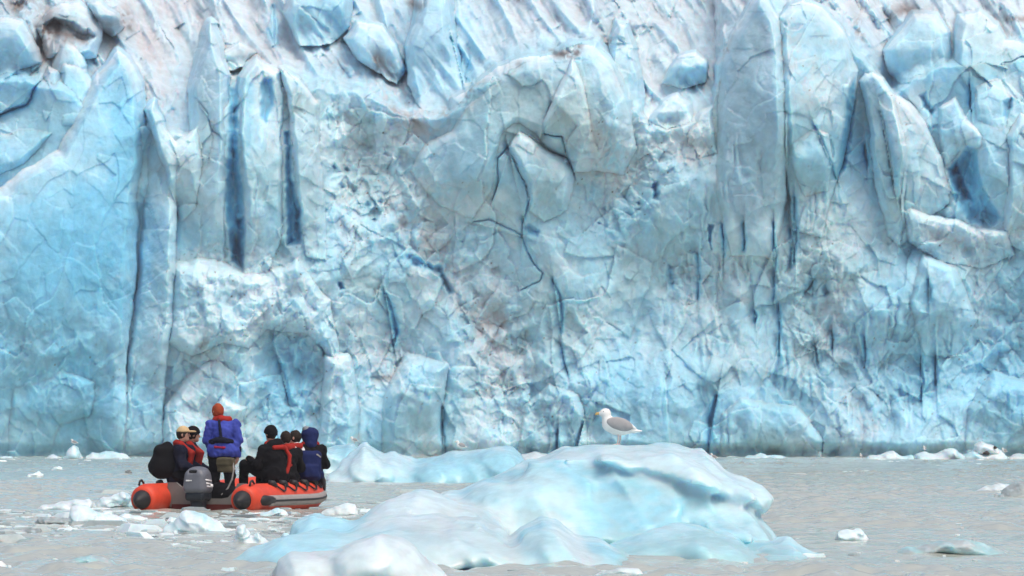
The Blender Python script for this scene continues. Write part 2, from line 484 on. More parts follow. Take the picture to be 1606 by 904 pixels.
    P = P + calm * up_far * inb * (.8 * chips(w1 / 120, w2 / 150, 71, .5, 1.9, .9, 1, 2, .5) + 1.05 * chips(w1 / 74, w2 / 104, 73, .42, 2.2, 1.0, -1, 2, .35)
                             + (.30 + .35 * rubble) * chips(w1 / 36 + .3, w2 / 50, 72, .42, 2.3, 1.0, -1, 2, -.6))
    # blocks that have slipped against one another
    g1, g2, gid = worley((.92 * w1 + .39 * w2) / 62 + .25 * gn(U / 50, V / 70, 110), (.92 * w2 - .39 * w1) / 100, 111)
    P = P + calm * up_far * inb * .55 * (gid - .5)
    g1, g2, gid = worley((.8 * w1 - .6 * w2) / 27 + .2, (.8 * w2 + .6 * w1) / 36, 112)
    P = P + calm * up_far * inb * .4 * (gid - .5) * sstep(.0, .5, gn(U / 120, V / 120, 113) + .35)
    fine = (0.26 + 0.95 * rubble) * (1 - 0.6 * smooth)
    P = P + fine * (0.36 * chips(w1 / 18, w2 / 23, 74, .6, 2.4, 1.0, -1, 1, .9) + 0.17 * chips(w1 / 9.5, w2 / 12, 75, .6, 2.4, 1.0, -1, 1, .3))
    f1, f2, rid = worley(w1 / 17, w2 / 19, 76)
    P = P + rubble * 0.42 * (rid - .2) * np.sqrt(np.clip(1 - f1 * f1, 0, 1))
    f1b, f2b, ridb = worley(w1 / 9, w2 / 10, 77)
    P = P + 0.13 * rubble * np.sqrt(np.clip(1 - f1b * f1b, 0, 1)) * (0.3 + ridb)
    fl = np.abs(gn(Uw / 15 + .5 * gn(U / 30, V / 120, 91), V / 190, 92))
    P = P - flute * (1 - .6 * rubble) * 0.32 * (1 - sstep(0, .6, fl)) * sstep(-.1, .35, gn(U / 60, V / 80, 94))
    P = P + (0.03 + .06 * rubble) * fbm(U / 14, V / 17, 95, 4) * (1 - .5 * smooth)

    # traced crevasses, cracks and caves ------------------------------------
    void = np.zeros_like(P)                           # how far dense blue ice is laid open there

    def fade(d, uu, vv, pts):
        # one lip of a crack stands proud of the other
        ex, ey = pts[-1][0] - pts[0][0], pts[-1][1] - pts[0][1]
        side = ex * (vv - pts[0][1]) - ey * (uu - pts[0][0])
        return (side > 0) * 1.0

    def crack(pts, w=3.0, depth=2.0, blue=0.9):
        nonlocal P, void
        A = np.array(pts, float); m = 16 * w + 12
        sl = (slice(np.searchsorted(v1, A[:, 1].min() - m), np.searchsorted(v1, A[:, 1].max() + m)),
              slice(np.searchsorted(u1, A[:, 0].min() - m), np.searchsorted(u1, A[:, 0].max() + m)))
        d, t = line_dist(U[sl] + .8 * ws[sl], V[sl] + .8 * wt[sl], pts)
        ww = .8 * w * (0.35 + 0.65 * np.sin(np.pi * np.clip(t, .06, .94)) ** .6) * (1 + .35 * gn(U[sl] / 12, V[sl] / 12, 7))
        P[sl] -= .30 * depth * np.clip(1.25 * (1 - d / ww), 0, 1) ** .8
        P[sl] -= .38 * depth * np.exp(-d / (4 * w)) * fade(d, U[sl], V[sl], pts)
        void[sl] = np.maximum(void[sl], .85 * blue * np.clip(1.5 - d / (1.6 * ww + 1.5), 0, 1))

    def cave(poly, depth=4.0, edge=4.0, blue=1.0, gv=0.0):
        nonlocal P, void
        A = np.array(poly, float); m = 25
        sl = (slice(np.searchsorted(v1, A[:, 1].min() - m), np.searchsorted(v1, A[:, 1].max() + m)),
              slice(np.searchsorted(u1, A[:, 0].min() - m), np.searchsorted(u1, A[:, 0].max() + m)))
        d = poly_sdf(U[sl] + ws[sl], V[sl] + wt[sl], poly)
        P[sl] -= .34 * depth * sstep(-.15 * edge, 1.3 * edge, d + 2 * gn(U[sl] / 9, V[sl] / 11, 13)) * (.85 + .5 * chips(U[sl] / 16, V[sl] / 34, 303, .9, 1.5, .9))
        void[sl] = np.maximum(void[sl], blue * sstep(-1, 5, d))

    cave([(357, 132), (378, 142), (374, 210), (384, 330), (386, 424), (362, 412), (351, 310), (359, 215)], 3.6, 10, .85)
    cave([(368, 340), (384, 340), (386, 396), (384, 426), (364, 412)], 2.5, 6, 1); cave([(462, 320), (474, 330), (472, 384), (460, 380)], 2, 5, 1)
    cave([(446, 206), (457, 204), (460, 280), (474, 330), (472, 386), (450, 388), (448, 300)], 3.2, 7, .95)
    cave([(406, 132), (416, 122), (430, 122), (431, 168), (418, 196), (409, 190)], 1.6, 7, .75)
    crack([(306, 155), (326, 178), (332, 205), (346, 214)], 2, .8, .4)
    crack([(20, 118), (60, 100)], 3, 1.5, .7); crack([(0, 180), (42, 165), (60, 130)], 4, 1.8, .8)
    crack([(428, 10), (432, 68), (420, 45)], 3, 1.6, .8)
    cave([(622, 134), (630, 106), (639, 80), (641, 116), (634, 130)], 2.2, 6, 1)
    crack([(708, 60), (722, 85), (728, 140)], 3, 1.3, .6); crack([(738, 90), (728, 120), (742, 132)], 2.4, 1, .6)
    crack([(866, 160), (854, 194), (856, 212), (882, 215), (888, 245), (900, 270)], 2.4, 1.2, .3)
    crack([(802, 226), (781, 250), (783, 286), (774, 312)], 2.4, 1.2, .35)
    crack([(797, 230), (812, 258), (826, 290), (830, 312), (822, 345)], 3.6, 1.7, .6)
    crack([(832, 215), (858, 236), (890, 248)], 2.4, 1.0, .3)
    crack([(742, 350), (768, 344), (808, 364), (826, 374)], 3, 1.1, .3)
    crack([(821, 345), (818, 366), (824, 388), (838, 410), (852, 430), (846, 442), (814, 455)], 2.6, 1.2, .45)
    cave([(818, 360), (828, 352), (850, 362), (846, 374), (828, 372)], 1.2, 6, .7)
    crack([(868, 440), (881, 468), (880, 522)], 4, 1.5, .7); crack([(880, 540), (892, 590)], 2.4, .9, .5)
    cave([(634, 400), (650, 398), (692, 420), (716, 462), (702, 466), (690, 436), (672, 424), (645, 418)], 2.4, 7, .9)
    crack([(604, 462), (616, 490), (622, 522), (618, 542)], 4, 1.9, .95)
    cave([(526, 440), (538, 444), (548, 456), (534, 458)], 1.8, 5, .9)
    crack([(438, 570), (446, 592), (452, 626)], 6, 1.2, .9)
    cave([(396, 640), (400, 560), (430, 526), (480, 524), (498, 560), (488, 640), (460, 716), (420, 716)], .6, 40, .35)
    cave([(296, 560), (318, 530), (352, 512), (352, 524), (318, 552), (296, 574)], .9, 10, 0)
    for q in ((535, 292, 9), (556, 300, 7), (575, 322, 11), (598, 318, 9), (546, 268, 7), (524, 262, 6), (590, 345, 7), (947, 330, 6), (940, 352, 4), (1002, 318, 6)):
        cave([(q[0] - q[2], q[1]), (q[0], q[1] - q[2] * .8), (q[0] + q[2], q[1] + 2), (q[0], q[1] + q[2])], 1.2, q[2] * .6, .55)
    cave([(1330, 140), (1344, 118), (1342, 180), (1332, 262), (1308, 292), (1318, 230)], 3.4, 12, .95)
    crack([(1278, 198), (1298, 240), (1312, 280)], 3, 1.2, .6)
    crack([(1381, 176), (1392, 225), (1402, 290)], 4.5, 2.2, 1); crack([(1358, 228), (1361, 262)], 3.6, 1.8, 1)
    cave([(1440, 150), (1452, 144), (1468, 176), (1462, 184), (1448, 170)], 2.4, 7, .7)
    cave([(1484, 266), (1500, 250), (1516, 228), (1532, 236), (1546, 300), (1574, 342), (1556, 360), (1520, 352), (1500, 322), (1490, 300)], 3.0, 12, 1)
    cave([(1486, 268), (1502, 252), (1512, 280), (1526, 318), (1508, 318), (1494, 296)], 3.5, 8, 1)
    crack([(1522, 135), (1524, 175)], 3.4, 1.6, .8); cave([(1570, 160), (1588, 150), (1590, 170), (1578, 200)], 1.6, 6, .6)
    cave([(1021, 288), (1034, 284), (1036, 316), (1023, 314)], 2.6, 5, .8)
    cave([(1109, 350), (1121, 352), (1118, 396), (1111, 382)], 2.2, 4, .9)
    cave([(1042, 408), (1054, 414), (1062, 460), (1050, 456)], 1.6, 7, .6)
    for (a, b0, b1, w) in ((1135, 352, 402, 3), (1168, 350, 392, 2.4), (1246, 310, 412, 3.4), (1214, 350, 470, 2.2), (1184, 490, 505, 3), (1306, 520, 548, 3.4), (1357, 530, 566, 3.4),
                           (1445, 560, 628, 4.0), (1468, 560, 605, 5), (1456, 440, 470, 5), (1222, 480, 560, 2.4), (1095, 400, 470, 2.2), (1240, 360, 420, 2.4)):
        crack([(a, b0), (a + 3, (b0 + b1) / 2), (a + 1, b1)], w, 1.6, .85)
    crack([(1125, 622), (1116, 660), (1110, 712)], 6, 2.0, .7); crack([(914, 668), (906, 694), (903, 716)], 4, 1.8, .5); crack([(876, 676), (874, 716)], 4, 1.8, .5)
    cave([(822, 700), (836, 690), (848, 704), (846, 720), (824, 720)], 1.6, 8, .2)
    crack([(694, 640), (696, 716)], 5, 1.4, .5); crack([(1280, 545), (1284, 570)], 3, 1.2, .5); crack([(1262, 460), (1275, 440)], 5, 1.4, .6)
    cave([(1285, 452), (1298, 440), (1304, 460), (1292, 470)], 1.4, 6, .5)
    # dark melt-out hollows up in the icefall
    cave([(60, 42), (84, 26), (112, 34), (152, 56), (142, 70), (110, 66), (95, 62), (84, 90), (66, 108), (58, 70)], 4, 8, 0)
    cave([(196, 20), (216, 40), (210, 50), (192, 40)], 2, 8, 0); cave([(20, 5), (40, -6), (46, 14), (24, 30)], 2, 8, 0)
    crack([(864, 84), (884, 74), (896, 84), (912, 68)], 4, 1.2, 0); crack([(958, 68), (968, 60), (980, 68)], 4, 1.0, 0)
    # wave-cut notch along the waterline
    nd = 0.4 + 0.5 * sstep(760, 900, U) * (1 - .5 * sstep(1400, 1500, U))
    P = P - nd * sstep(692 + 6 * gn(U / 40, V * 0, 61), 712, V) * (1 + .4 * gn(U / 25, V / 30, 62))

    # ---------------------------------------------------------------- body colour
    n_l = fbm(Uw / 120, Vw / 150, 201, 4); n_m = fbm(Uw / 38, Vw / 50, 205, 4); n_s = fbm(Uw / 9, Vw / 11, 208, 3)
    C = PALE[None, None, :] * np.ones(P.shape + (1,))

    def mixc(col, f):
        nonlocal C
        f = np.clip(f, 0, 1)[..., None]
        C = C * (1 - f) + col * f

    mixc(SKYB, .55 * sstep(-.1, .6, n_l + .4 * n_m))
    mixc(GREEN, .6 * sstep(.05, .55, fbm(Uw / 90, Vw / 120, 221, 3) + .3 * n_m))
    mixc(WHITE, .5 * sstep(-.05, .55, -n_l + .5 * n_m))
    mixc(WHITE, .55 * rubble * sstep(-.4, .3, n_m))
    icem = upm * (ID == 1)
    mixc(np.array([.56, .67, .73]), .85 * icem)
    mixc(WHITE, .35 * upm * (ID > 1))
    # dense blue ice
    mixc(SKYB, .85 * blob(60, 480, 170, 330, 3) + .5 * blob(1560, 560, 110, 200) + .5 * blob(450, 600, 60, 90) + .5 * blob(980, 620, 120, 70) + .4 * blob(1320, 620, 260, 90))
    mixc(BLUE, (.85 * blob(150, 390, 70, 180, 3) + .8 * blob(190, 150, 32, 80, 3) + .5 * blob(60, 420, 80, 80) + .55 * blob(30, 640, 120, 90) + .4 * blob(220, 640, 40, 90) + .5 * blob(1585, 640, 60, 70)
                + .35 * blob(1450, 560, 60, 120) + .5 * blob(450, 590, 26, 60)) * sstep(-.7, .3, n_m + n_l))
    mixc(SKYB, .7 * blob(690, 90, 60, 100) + .6 * blob(25, 120, 60, 70) + .6 * blob(115, 130, 30, 40) + .5 * blob(590, 80, 40, 60) + .5 * blob(1420, 70, 40, 50) + .5 * blob(500, 20, 50, 50))
    mixc(GREEN, .75 * blob(480, 170, 26, 24) + .6 * blob(820, 170, 130, 80) + .55 * blob(850, 470, 50, 50) + .5 * blob(1170, 220, 60, 160) + .5 * blob(570, 300, 50, 50) + .45 * blob(255, 230, 20, 50) + .5 * blob(1260, 450, 50, 150))
    mixc(PALE * .92 + .03, .6 * blob(480, 300, 24, 110) + .5 * blob(320, 180, 36, 120))
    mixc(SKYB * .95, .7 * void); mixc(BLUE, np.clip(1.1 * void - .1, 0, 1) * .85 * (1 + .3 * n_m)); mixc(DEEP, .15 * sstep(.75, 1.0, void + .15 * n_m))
    mixc(np.array([.71, .82, .86]), .95 * crust * (1 - void))
    def patch(poly, col, w, soft=8):
        A = np.array(poly, float); m = 40
        sl = (slice(np.searchsorted(v1, A[:, 1].min() - m), np.searchsorted(v1, A[:, 1].max() + m)),
              slice(np.searchsorted(u1, A[:, 0].min() - m), np.searchsorted(u1, A[:, 0].max() + m)))
        d = poly_sdf(U[sl] + ws[sl], V[sl] + wt[sl], poly)
        f = (w * (1 + .25 * n_m[sl]) * sstep(-2, soft, d) * (1 - .8 * crust[sl])).clip(0, 1)[..., None]
        C[sl] = C[sl] * (1 - f) + np.asarray(col) * f

    # the tooth's left side; faces of dense ice: the peak of the blue slab, spire, columns, slabs behind
    patch([(1124, 300), (1126, 105), (1148, 55), (1180, 4), (1196, -10), (1206, 10), (1214, 90), (1230, 190), (1226, 300), (1180, 380)], [.34, .54, .66], .75, 12)  # tooth's left side toned darker: shade of the turned-away face put into colour
    patch([(112, 210), (150, 124), (184, 84), (200, 96), (214, 140), (222, 250), (150, 260)], SKYB, .7, 14)
    patch([(168, 200), (176, 110), (200, 105), (216, 150), (222, 240), (210, 300), (180, 300)], BLUE, .65, 16)
    patch([(0, 320), (100, 260), (222, 250), (212, 420), (190, 715), (120, 715), (60, 560), (0, 480)], BLUE, .45, 40)
    patch([(300, 210), (300, 140), (314, 90), (330, 45), (344, 80), (354, 120), (356, 300), (320, 300)], [.40, .59, .68], .65)
    patch([(382, 130), (392, 108), (404, 140), (400, 220), (384, 300)], SKYB, .7)
    patch([(456, 170), (500, 180), (506, 260), (510, 400), (480, 400), (470, 300)], [.44, .63, .70], .7)
    patch([(456, 140), (474, 132), (500, 166), (500, 178), (456, 180)], [.36, .50, .52], .7, 4)
    patch([(645, 72), (660, 24), (700, 0), (708, 60), (730, 130), (750, 130), (705, 182), (668, 170)], [.46, .68, .80], .7, 12)
    patch([(0, 40), (36, 40), (60, 80), (60, 100), (40, 116), (-60, 124), (-60, 40)], [.46, .70, .80], .7, 10)
    patch([(1350, 180), (1364, 200), (1392, 330), (1410, 380), (1412, 330), (1398, 200), (1372, 130)], [.42, .60, .66], .5)
    patch([(1392, 82), (1432, 30), (1466, 30), (1484, 60), (1450, 140)], [.46, .68, .76], .6, 12)
    patch([(1360, 420), (1560, 420), (1606, 520), (1606, 715), (1420, 715), (1380, 560)], SKYB, .4, 60)
    patch([(860, 560), (1060, 540), (1100, 640), (1060, 715), (880, 715)], SKYB, .35, 50)
    # fresh white crust on edges of blocks
    mixc(WHITE, .8 * blob(280, 215, 26, 44) + .6 * blob(1500, 366, 90, 22) + .5 * blob(400, 430, 80, 40) + .6 * blob(1070, 180, 60, 45) + .5 * blob(760, 440, 50, 30))
    # pinkish silt bands, brown dirt, and the arch's shadow painted brown
    silt = (.8 * blob(680, 400, 24, 190, 2, -.62) + .75 * blob(590, 130, 30, 110, 2, -1.0) + .7 * blob(640, 195, 50, 30) + .6 * blob(770, 520, 26, 110) + .7 * blob(600, 570, 24, 40, 2, -.8)
            + .7 * blob(960, 250, 40, 80, 2, -.5) + .6 * blob(1070, 235, 50, 40) + .7 * blob(1250, 90, 30, 90, 2, -.3) + .6 * blob(1420, 170, 30, 90, 2, -.6) + .6 * blob(1510, 375, 70, 18)
            + .6 * blob(540, 360, 14, 60) + .45 * blob(390, 480, 60, 30) + .5 * blob(1300, 520, 40, 50) + .5 * blob(1540, 470, 20, 60) + .5 * blob(1350, 660, 30, 60) + .45 * blob(700, 300, 70, 60))
    mixc(PINK, .62 * silt * sstep(-.55, .25, n_s + .5 * n_m))
    mixc(PINK * .95, (.35 + .65 * blob(250, 100, 160, 130, 3) + .3 * blob(1380, 60, 90, 90)) * icem * (.35 * sstep(-.2, .5, n_m - .2 * n_l) + .4 * (1 - sstep(0, .5, fin))) * (1 - .5 * blob(690, 60, 90, 120)))
    mixc(PINK * .7, .8 * blob(600, 95, 14, 30, 2, -.5) + .7 * blob(640, 185, 40, 12, 2, .5) + .6 * blob(400, 80, 36, 14) + .7 * blob(75, 85, 22, 45) + .5 * blob(120, 50, 60, 25) + .6 * blob(180, 35, 40, 20))
    mixc(BROWN, (.9 * blob(30, 12, 26, 20) + .9 * blob(200, 30, 12, 18) + .8 * blob(110, 62, 40, 8, 2, .2) + .7 * blob(75, 50, 14, 50) + .8 * blob(595, 100, 8, 16) + .7 * blob(640, 178, 30, 5, 2, .5)
                 + .9 * blob(885, 80, 22, 7) + .85 * blob(910, 70, 6, 14, 2, .6) + .9 * blob(968, 66, 9, 7) + .8 * blob(1420, 18, 30, 10) + .7 * blob(1600, 30, 30, 5) + .7 * blob(1345, 40, 8, 26, 2, -.4) + .7 * blob(1132, 80, 7, 12)
                 + .7 * blob(740, 150, 22, 5, 2, -.7) + .6 * blob(700, 175, 10, 14) + .5 * blob(806, 110, 7, 5) + .8 * blob(655, 5, 14, 7) + .8 * blob(812, 4, 10, 6)
                 + .6 * blob(324, 540, 34, 8, 2, -.6) + .6 * blob(605, 588, 12, 5) + .5 * blob(790, 505, 9, 12)) * sstep(-.7, .1, n_s + n_m))  # the long slanting blob paints the arch's brown shadow into the colour
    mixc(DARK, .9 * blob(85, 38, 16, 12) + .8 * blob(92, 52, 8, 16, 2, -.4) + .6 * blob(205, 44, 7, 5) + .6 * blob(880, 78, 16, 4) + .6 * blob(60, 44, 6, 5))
    # specks of gravel let out of the ice
    f1s, f2s, rs_ = worley(U / 15, V / 15, 231)
    mixc(BROWN, ((f1s < .09) & (rs_ > .90)) * np.clip(.25 + silt + rubble, 0, 1) * .8)
    C = np.clip(C * (1 + .06 * n_s[..., None]), .02, .9)

    # ---------------------------------------------------------------- to metres
    Y = GY - P
    a, b = ray(U, V)
    X3 = np.stack([a * Y, Y, CAM_H + b * Y], -1).reshape(-1, 3)
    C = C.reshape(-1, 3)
    ny, nx = P.shape
    idx = np.arange(ny * nx).reshape(ny, nx)
    F = np.stack([idx[1:, :-1], idx[1:, 1:], idx[:-1, 1:], idx[:-1, :-1]], -1).reshape(-1, 4)
    fid = ID[:-1, :-1].reshape(-1)
    mat = tint_ice("glacier_ice", rough=.55, spec=.25, noise_scale=0.9, bump=.3, bump_scale=3.4, dist=.12, sss=.85, sss_scale=.75)
    root = empty("glacier", (0, GY, 0))
    tag(root, "towering blue and white glacier front with cracked seracs above the water", "glacier")
    bpy.context.view_layer.update()
    # a part is one connected piece: stray crumbs of a block go back to the face
    for k in range(2, len(blocks) + 2):
        sel = np.nonzero(fid == k)[0]
        if len(sel) == 0: continue
        vi, inv = np.unique(F[sel].ravel(), return_inverse=True); f = inv.reshape(-1, 4)
        lab = np.arange(len(vi))
        while True:
            m_ = lab[f].min(1); old = lab.copy()
            for c in range(4): np.minimum.at(lab, f[:, c], m_)
            lab = lab[lab]
            if (lab == old).all(): break
        fl = lab[f[:, 0]]; ids, cn = np.unique(fl, return_counts=True)
        fid[sel[fl != ids[cn.argmax()]]] = 0
    names = ['ice_face', 'icefall'] + [b_[7] for b_ in blocks]
    for k, nm in enumerate(names):
        f = F[fid == k]
        if len(f) < 60: continue
        vi, inv = np.unique(f.ravel(), return_inverse=True)
        pts = X3[vi] - np.array([0, GY, 0])
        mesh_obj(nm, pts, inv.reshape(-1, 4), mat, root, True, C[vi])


build_glacier()
# ------------------------------------------------------------------ implicit-surface modelling
class Field:
    """signed distance on a box of voxels; shapes are blended in, then turned into a quad mesh"""

    def __init__(self, lo, hi, res):
        self.lo = np.array(lo, float); self.res = res
        n = np.ceil((np.array(hi, float) - self.lo) / res).astype(int) + 1
        self.ax = [self.lo[i] + res * np.arange(n[i]) for i in range(3)]
        self.F = np.full(tuple(n), 0.5, dtype=np.float32)

    def win(self, lo, hi):
        s = []
        for i in range(3):
            a = int(np.clip(np.floor((lo[i] - self.lo[i]) / self.res), 0, len(self.ax[i])))
            b = int(np.clip(np.ceil((hi[i] - self.lo[i]) / self.res) + 1, 0, len(self.ax[i])))
            s.append(slice(a, b))
        g = np.meshgrid(*[self.ax[i][s[i]] for i in range(3)], indexing='ij', sparse=True)
        return tuple(s), g

    def blend(self, s, d, k):
        A = self.F[s]
        if A.size == 0: return
        if k < 0:                                       # carve
            k = -k
            h = np.maximum(k - np.abs(A + d), 0) / k
            self.F[s] = np.maximum(A, -d) + h * h * k * .25
            return
        h = np.maximum(k - np.abs(A - d), 0) / k
        self.F[s] = np.minimum(A, d) - h * h * k * .25

    def cap(self, a, b, r1, r2=None, k=0.03, flat=None):
        r2 = r1 if r2 is None else r2
        a = np.array(a, float); b = np.array(b, float)
        m = max(r1, r2) + abs(k) + .06
        s, (x, y, z) = self.win(np.minimum(a, b) - m, np.maximum(a, b) + m)
        e = b - a; L = e @ e + 1e-12
        t = np.clip(((x - a[0]) * e[0] + (y - a[1]) * e[1] + (z - a[2]) * e[2]) / L, 0, 1)
        px, py, pz = x - a[0] - t * e[0], y - a[1] - t * e[1], z - a[2] - t * e[2]
        self.blend(s, np.sqrt(px * px + py * py + pz * pz) - (r1 + (r2 - r1) * t), k)
        return self

    def chain(self, pts, r, k=0.02):
        rr = r if isinstance(r, (list, tuple)) else [r] * len(pts)
        for i in range(len(pts) - 1): self.cap(pts[i], pts[i + 1], rr[i], rr[i + 1], k)
        return self

    def ell(self, c, r, k=0.03, rot=None):
        c = np.array(c, float); r = np.array(r, float)
        m = r.max() + abs(k) + .06
        s, (x, y, z) = self.win(c - m, c + m)
        x, y, z = x - c[0], y - c[1], z - c[2]
        if rot is not None:
            R = np.array(rot.to_3x3()).T if hasattr(rot, 'to_3x3') else rot
            x, y, z = (R[0, 0] * x + R[0, 1] * y + R[0, 2] * z, R[1, 0] * x + R[1, 1] * y + R[1, 2] * z, R[2, 0] * x + R[2, 1] * y + R[2, 2] * z)
        k0 = np.sqrt((x / r[0]) ** 2 + (y / r[1]) ** 2 + (z / r[2]) ** 2)
        k1 = np.sqrt((x / r[0] ** 2) ** 2 + (y / r[1] ** 2) ** 2 + (z / r[2] ** 2) ** 2) + 1e-9
        self.blend(s, k0 * (k0 - 1) / k1, k)
        return self

    def box(self, c, h, rad=0.02, k=0.02, rot=None, taper=0.0):
        c = np.array(c, float); h = np.array(h, float)
        m = np.linalg.norm(h) + abs(k) + .06
        s, (x, y, z) = self.win(c - m, c + m)
        x, y, z = x - c[0], y - c[1], z - c[2]
        if rot is not None:
            R = np.array(rot.to_3x3()).T
            x, y, z = (R[0, 0] * x + R[0, 1] * y + R[0, 2] * z, R[1, 0] * x + R[1, 1] * y + R[1, 2] * z, R[2, 0] * x + R[2, 1] * y + R[2, 2] * z)
        sc = 1 + taper * z / h[2]
        qx, qy, qz = np.abs(x) - h[0] * sc + rad, np.abs(y) - h[1] * sc + rad, np.abs(z) - h[2] + rad
        d = np.sqrt(np.maximum(qx, 0) ** 2 + np.maximum(qy, 0) ** 2 + np.maximum(qz, 0) ** 2) + np.minimum(np.maximum(np.maximum(qx, qy), qz), 0) - rad
        self.blend(s, d, k)
        return self

    def cut(self, p, n):
        """keep the side the normal points away from"""
        x, y, z = np.meshgrid(*self.ax, indexing='ij', sparse=True)
        n = np.array(n, float) / np.linalg.norm(n)
        self.F = np.maximum(self.F, ((x - p[0]) * n[0] + (y - p[1]) * n[1] + (z - p[2]) * n[2]).astype(np.float32))
        return self

    def rough(self, amp, f=9.0, seed=3):
        m = np.abs(self.F) < .06
        ii = np.nonzero(m)
        x, y, z = self.ax[0][ii[0]], self.ax[1][ii[1]], self.ax[2][ii[2]]
        self.F[m] += amp * (gn(x * f + z * f * .4, z * f * .8 + y * f * .5, seed) + .6 * gn(x * f * 2 + y * f, z * f * 1.8, seed + 1))
        return self

    def mesh(self):
        F = self.F
        F = np.pad(F, 1, constant_values=.5)
        S = F < 0
        n = np.array(F.shape) - 1
        cnt = np.zeros(n, np.int8)
        for i in (0, 1):
            for j in (0, 1):
                for k in (0, 1):
                    cnt += S[i:n[0] + i, j:n[1] + j, k:n[2] + k]
        act = (cnt > 0) & (cnt < 8)
        ids = np.full(n, -1, np.int64)
        ci = np.nonzero(act)
        ids[ci] = np.arange(len(ci[0]))
        acc = np.zeros((len(ci[0]), 3)); num = np.zeros(len(ci[0]))
        corners = [(i, j, k) for i in (0, 1) for j in (0, 1) for k in (0, 1)]
        for a in corners:
            for ax in range(3):
                if a[ax]: continue
                b = list(a); b[ax] = 1
                va = F[ci[0] + a[0], ci[1] + a[1], ci[2] + a[2]]; vb = F[ci[0] + b[0], ci[1] + b[1], ci[2] + b[2]]
                c = (va < 0) != (vb < 0)
                t = np.where(c, va / np.where(c, va - vb, 1), 0)
                p = np.tile(np.array(a, float), (len(t), 1)); p[:, ax] += t
                acc[c] += p[c]; num[c] += 1
        P = (np.stack(ci, -1) - 1 + acc / num[:, None]) * self.res + self.lo
        Q = []
        for ax in range(3):
            sl0 = [slice(None)] * 3; sl1 = [slice(None)] * 3
            sl0[ax] = slice(0, -1); sl1[ax] = slice(1, None)
            ch = S[tuple(sl0)] != S[tuple(sl1)]
            e = np.nonzero(ch)
            o1, o2 = [(1, 2), (2, 0), (0, 1)][ax]
            ok = (e[o1] > 0) & (e[o2] > 0) & (e[o1] < n[o1]) & (e[o2] < n[o2])
            e = [q[ok] for q in e]
            def cell(d1, d2):
                q = [e[0].copy(), e[1].copy(), e[2].copy()]
                q[o1] -= d1; q[o2] -= d2
                return ids[q[0], q[1], q[2]]
            q = np.stack([cell(1, 1), cell(0, 1), cell(0, 0), cell(1, 0)], -1)
            flip = ~S[tuple(e)]
            q[flip] = q[flip][:, ::-1]
            Q.append(q)
        Q = np.concatenate(Q)
        Q = Q[(Q >= 0).all(1)]
        return P, Q

    def obj(self, name, mat, parent=None, color=None, off=(0, 0, 0)):
        P, Q = self.mesh()
        c = color(P) if color else None
        return mesh_obj(name, P - np.array(off), Q, mat, parent, True, c)


# ------------------------------------------------------------------ FLOATING ICE
MAT_BERG = tint_ice("melted_ice", rough=.26, spec=.5, noise_scale=2.0, bump=.2, bump_scale=5, dist=.05, sss=.7, sss_scale=.3)
MAT_BRASH = tint_ice("brash_ice", rough=.42, spec=.4, noise_scale=5.0, bump=.25, bump_scale=16, dist=.02, sss=.5, sss_scale=.12)
B_WHITE = np.array([.66, .77, .80]); B_PALE = np.array([.46, .70, .76]); B_BLUE = np.array([.34, .65, .76]); B_TURQ = np.array([.38, .64, .67])
B_GREY = np.array([.44, .51, .51]); B_DARK = np.array([.24, .42, .45])


def lobe(fl, poly, Y, T, R, slope=0.0, k=.12, bulge=0.0):
    """a lump whose outline (photo pixels at distance Y) is given; T half thickness, R rounding, both metres"""
    s = FPX / Y
    A = np.array(poly, float)
    W = np.stack([(A[:, 0] - CU) / s, CAM_H - (A[:, 1] - HOR) / s], -1)
    lo = (W[:, 0].min() - .4, Y - T * 1.3 - 1.2, W[:, 1].min() - .4); hi = (W[:, 0].max() + .4, Y + T * 1.3 + 1.2, W[:, 1].max() + .4)
    sl, (x, y, z) = fl.win(lo, hi)
    X2, Z2 = np.meshgrid(x.ravel(), z.ravel(), indexing='ij')
    wx = .04 * gn(X2 * 2.2, Z2 * 3.1, 41) + .02 * gn(X2 * 6, Z2 * 7, 42)
    wz = .04 * gn(X2 * 2.2, Z2 * 3.1, 43) + .02 * gn(X2 * 6, Z2 * 7, 44)
    d = poly_sdf(X2 + wx, Z2 + wz, W)
    q = np.maximum(R - d, 0)[:, None, :]
    dy = (y - Y - slope * (z - .3)) * (R / T)
    f = np.sqrt(q * q + dy * dy) - R
    fl.blend(sl, f, k)


def groove(fl, line, Y, w, dep):
    m = np.abs(fl.F) < .2
    ii = np.nonzero(m)
    x, y, z = fl.ax[0][ii[0]], fl.ax[1][ii[1]], fl.ax[2][ii[2]]
    s = FPX / Y
    W = [((u - CU) / s, CAM_H - (v - HOR) / s) for u, v in line]
    d, t = line_dist(x + .03 * gn(x * 5, z * 6, 3), z + .025 * gn(x * 5, z * 6, 4), W)
    fl.F[m] += (dep * np.exp(-(d / w) ** 2) * np.sin(np.pi * np.clip(t, .03, .97)) ** .5).astype(np.float32)


def scallop(fl, amp=.05, f=1.6, seed=5):
    m = np.abs(fl.F) < .3
    ii = np.nonzero(m)
    x, y, z = fl.ax[0][ii[0]], fl.ax[1][ii[1]], fl.ax[2][ii[2]]
    p, q = x * f + .3 * y * f, z * f * 1.8 - y * f * .8
    p2, q2 = p + .4 * gn(p, q, seed + 3), q + .4 * gn(p + 5, q, seed + 4)
    fl.F[m] += -(amp * 1.5 * (chips(p2, q2, seed, .45, 1.8, .7, -1, 2, .6) + .6) + amp * .7 * chips(p2 * 2.3, q2 * 2.3, seed + 1, .6, 2.0, .7, -1, 1, -.4) + amp * .5
                + amp * .5 * gn(p * 1.7, q * 1.7, seed + 6)).astype(np.float32)


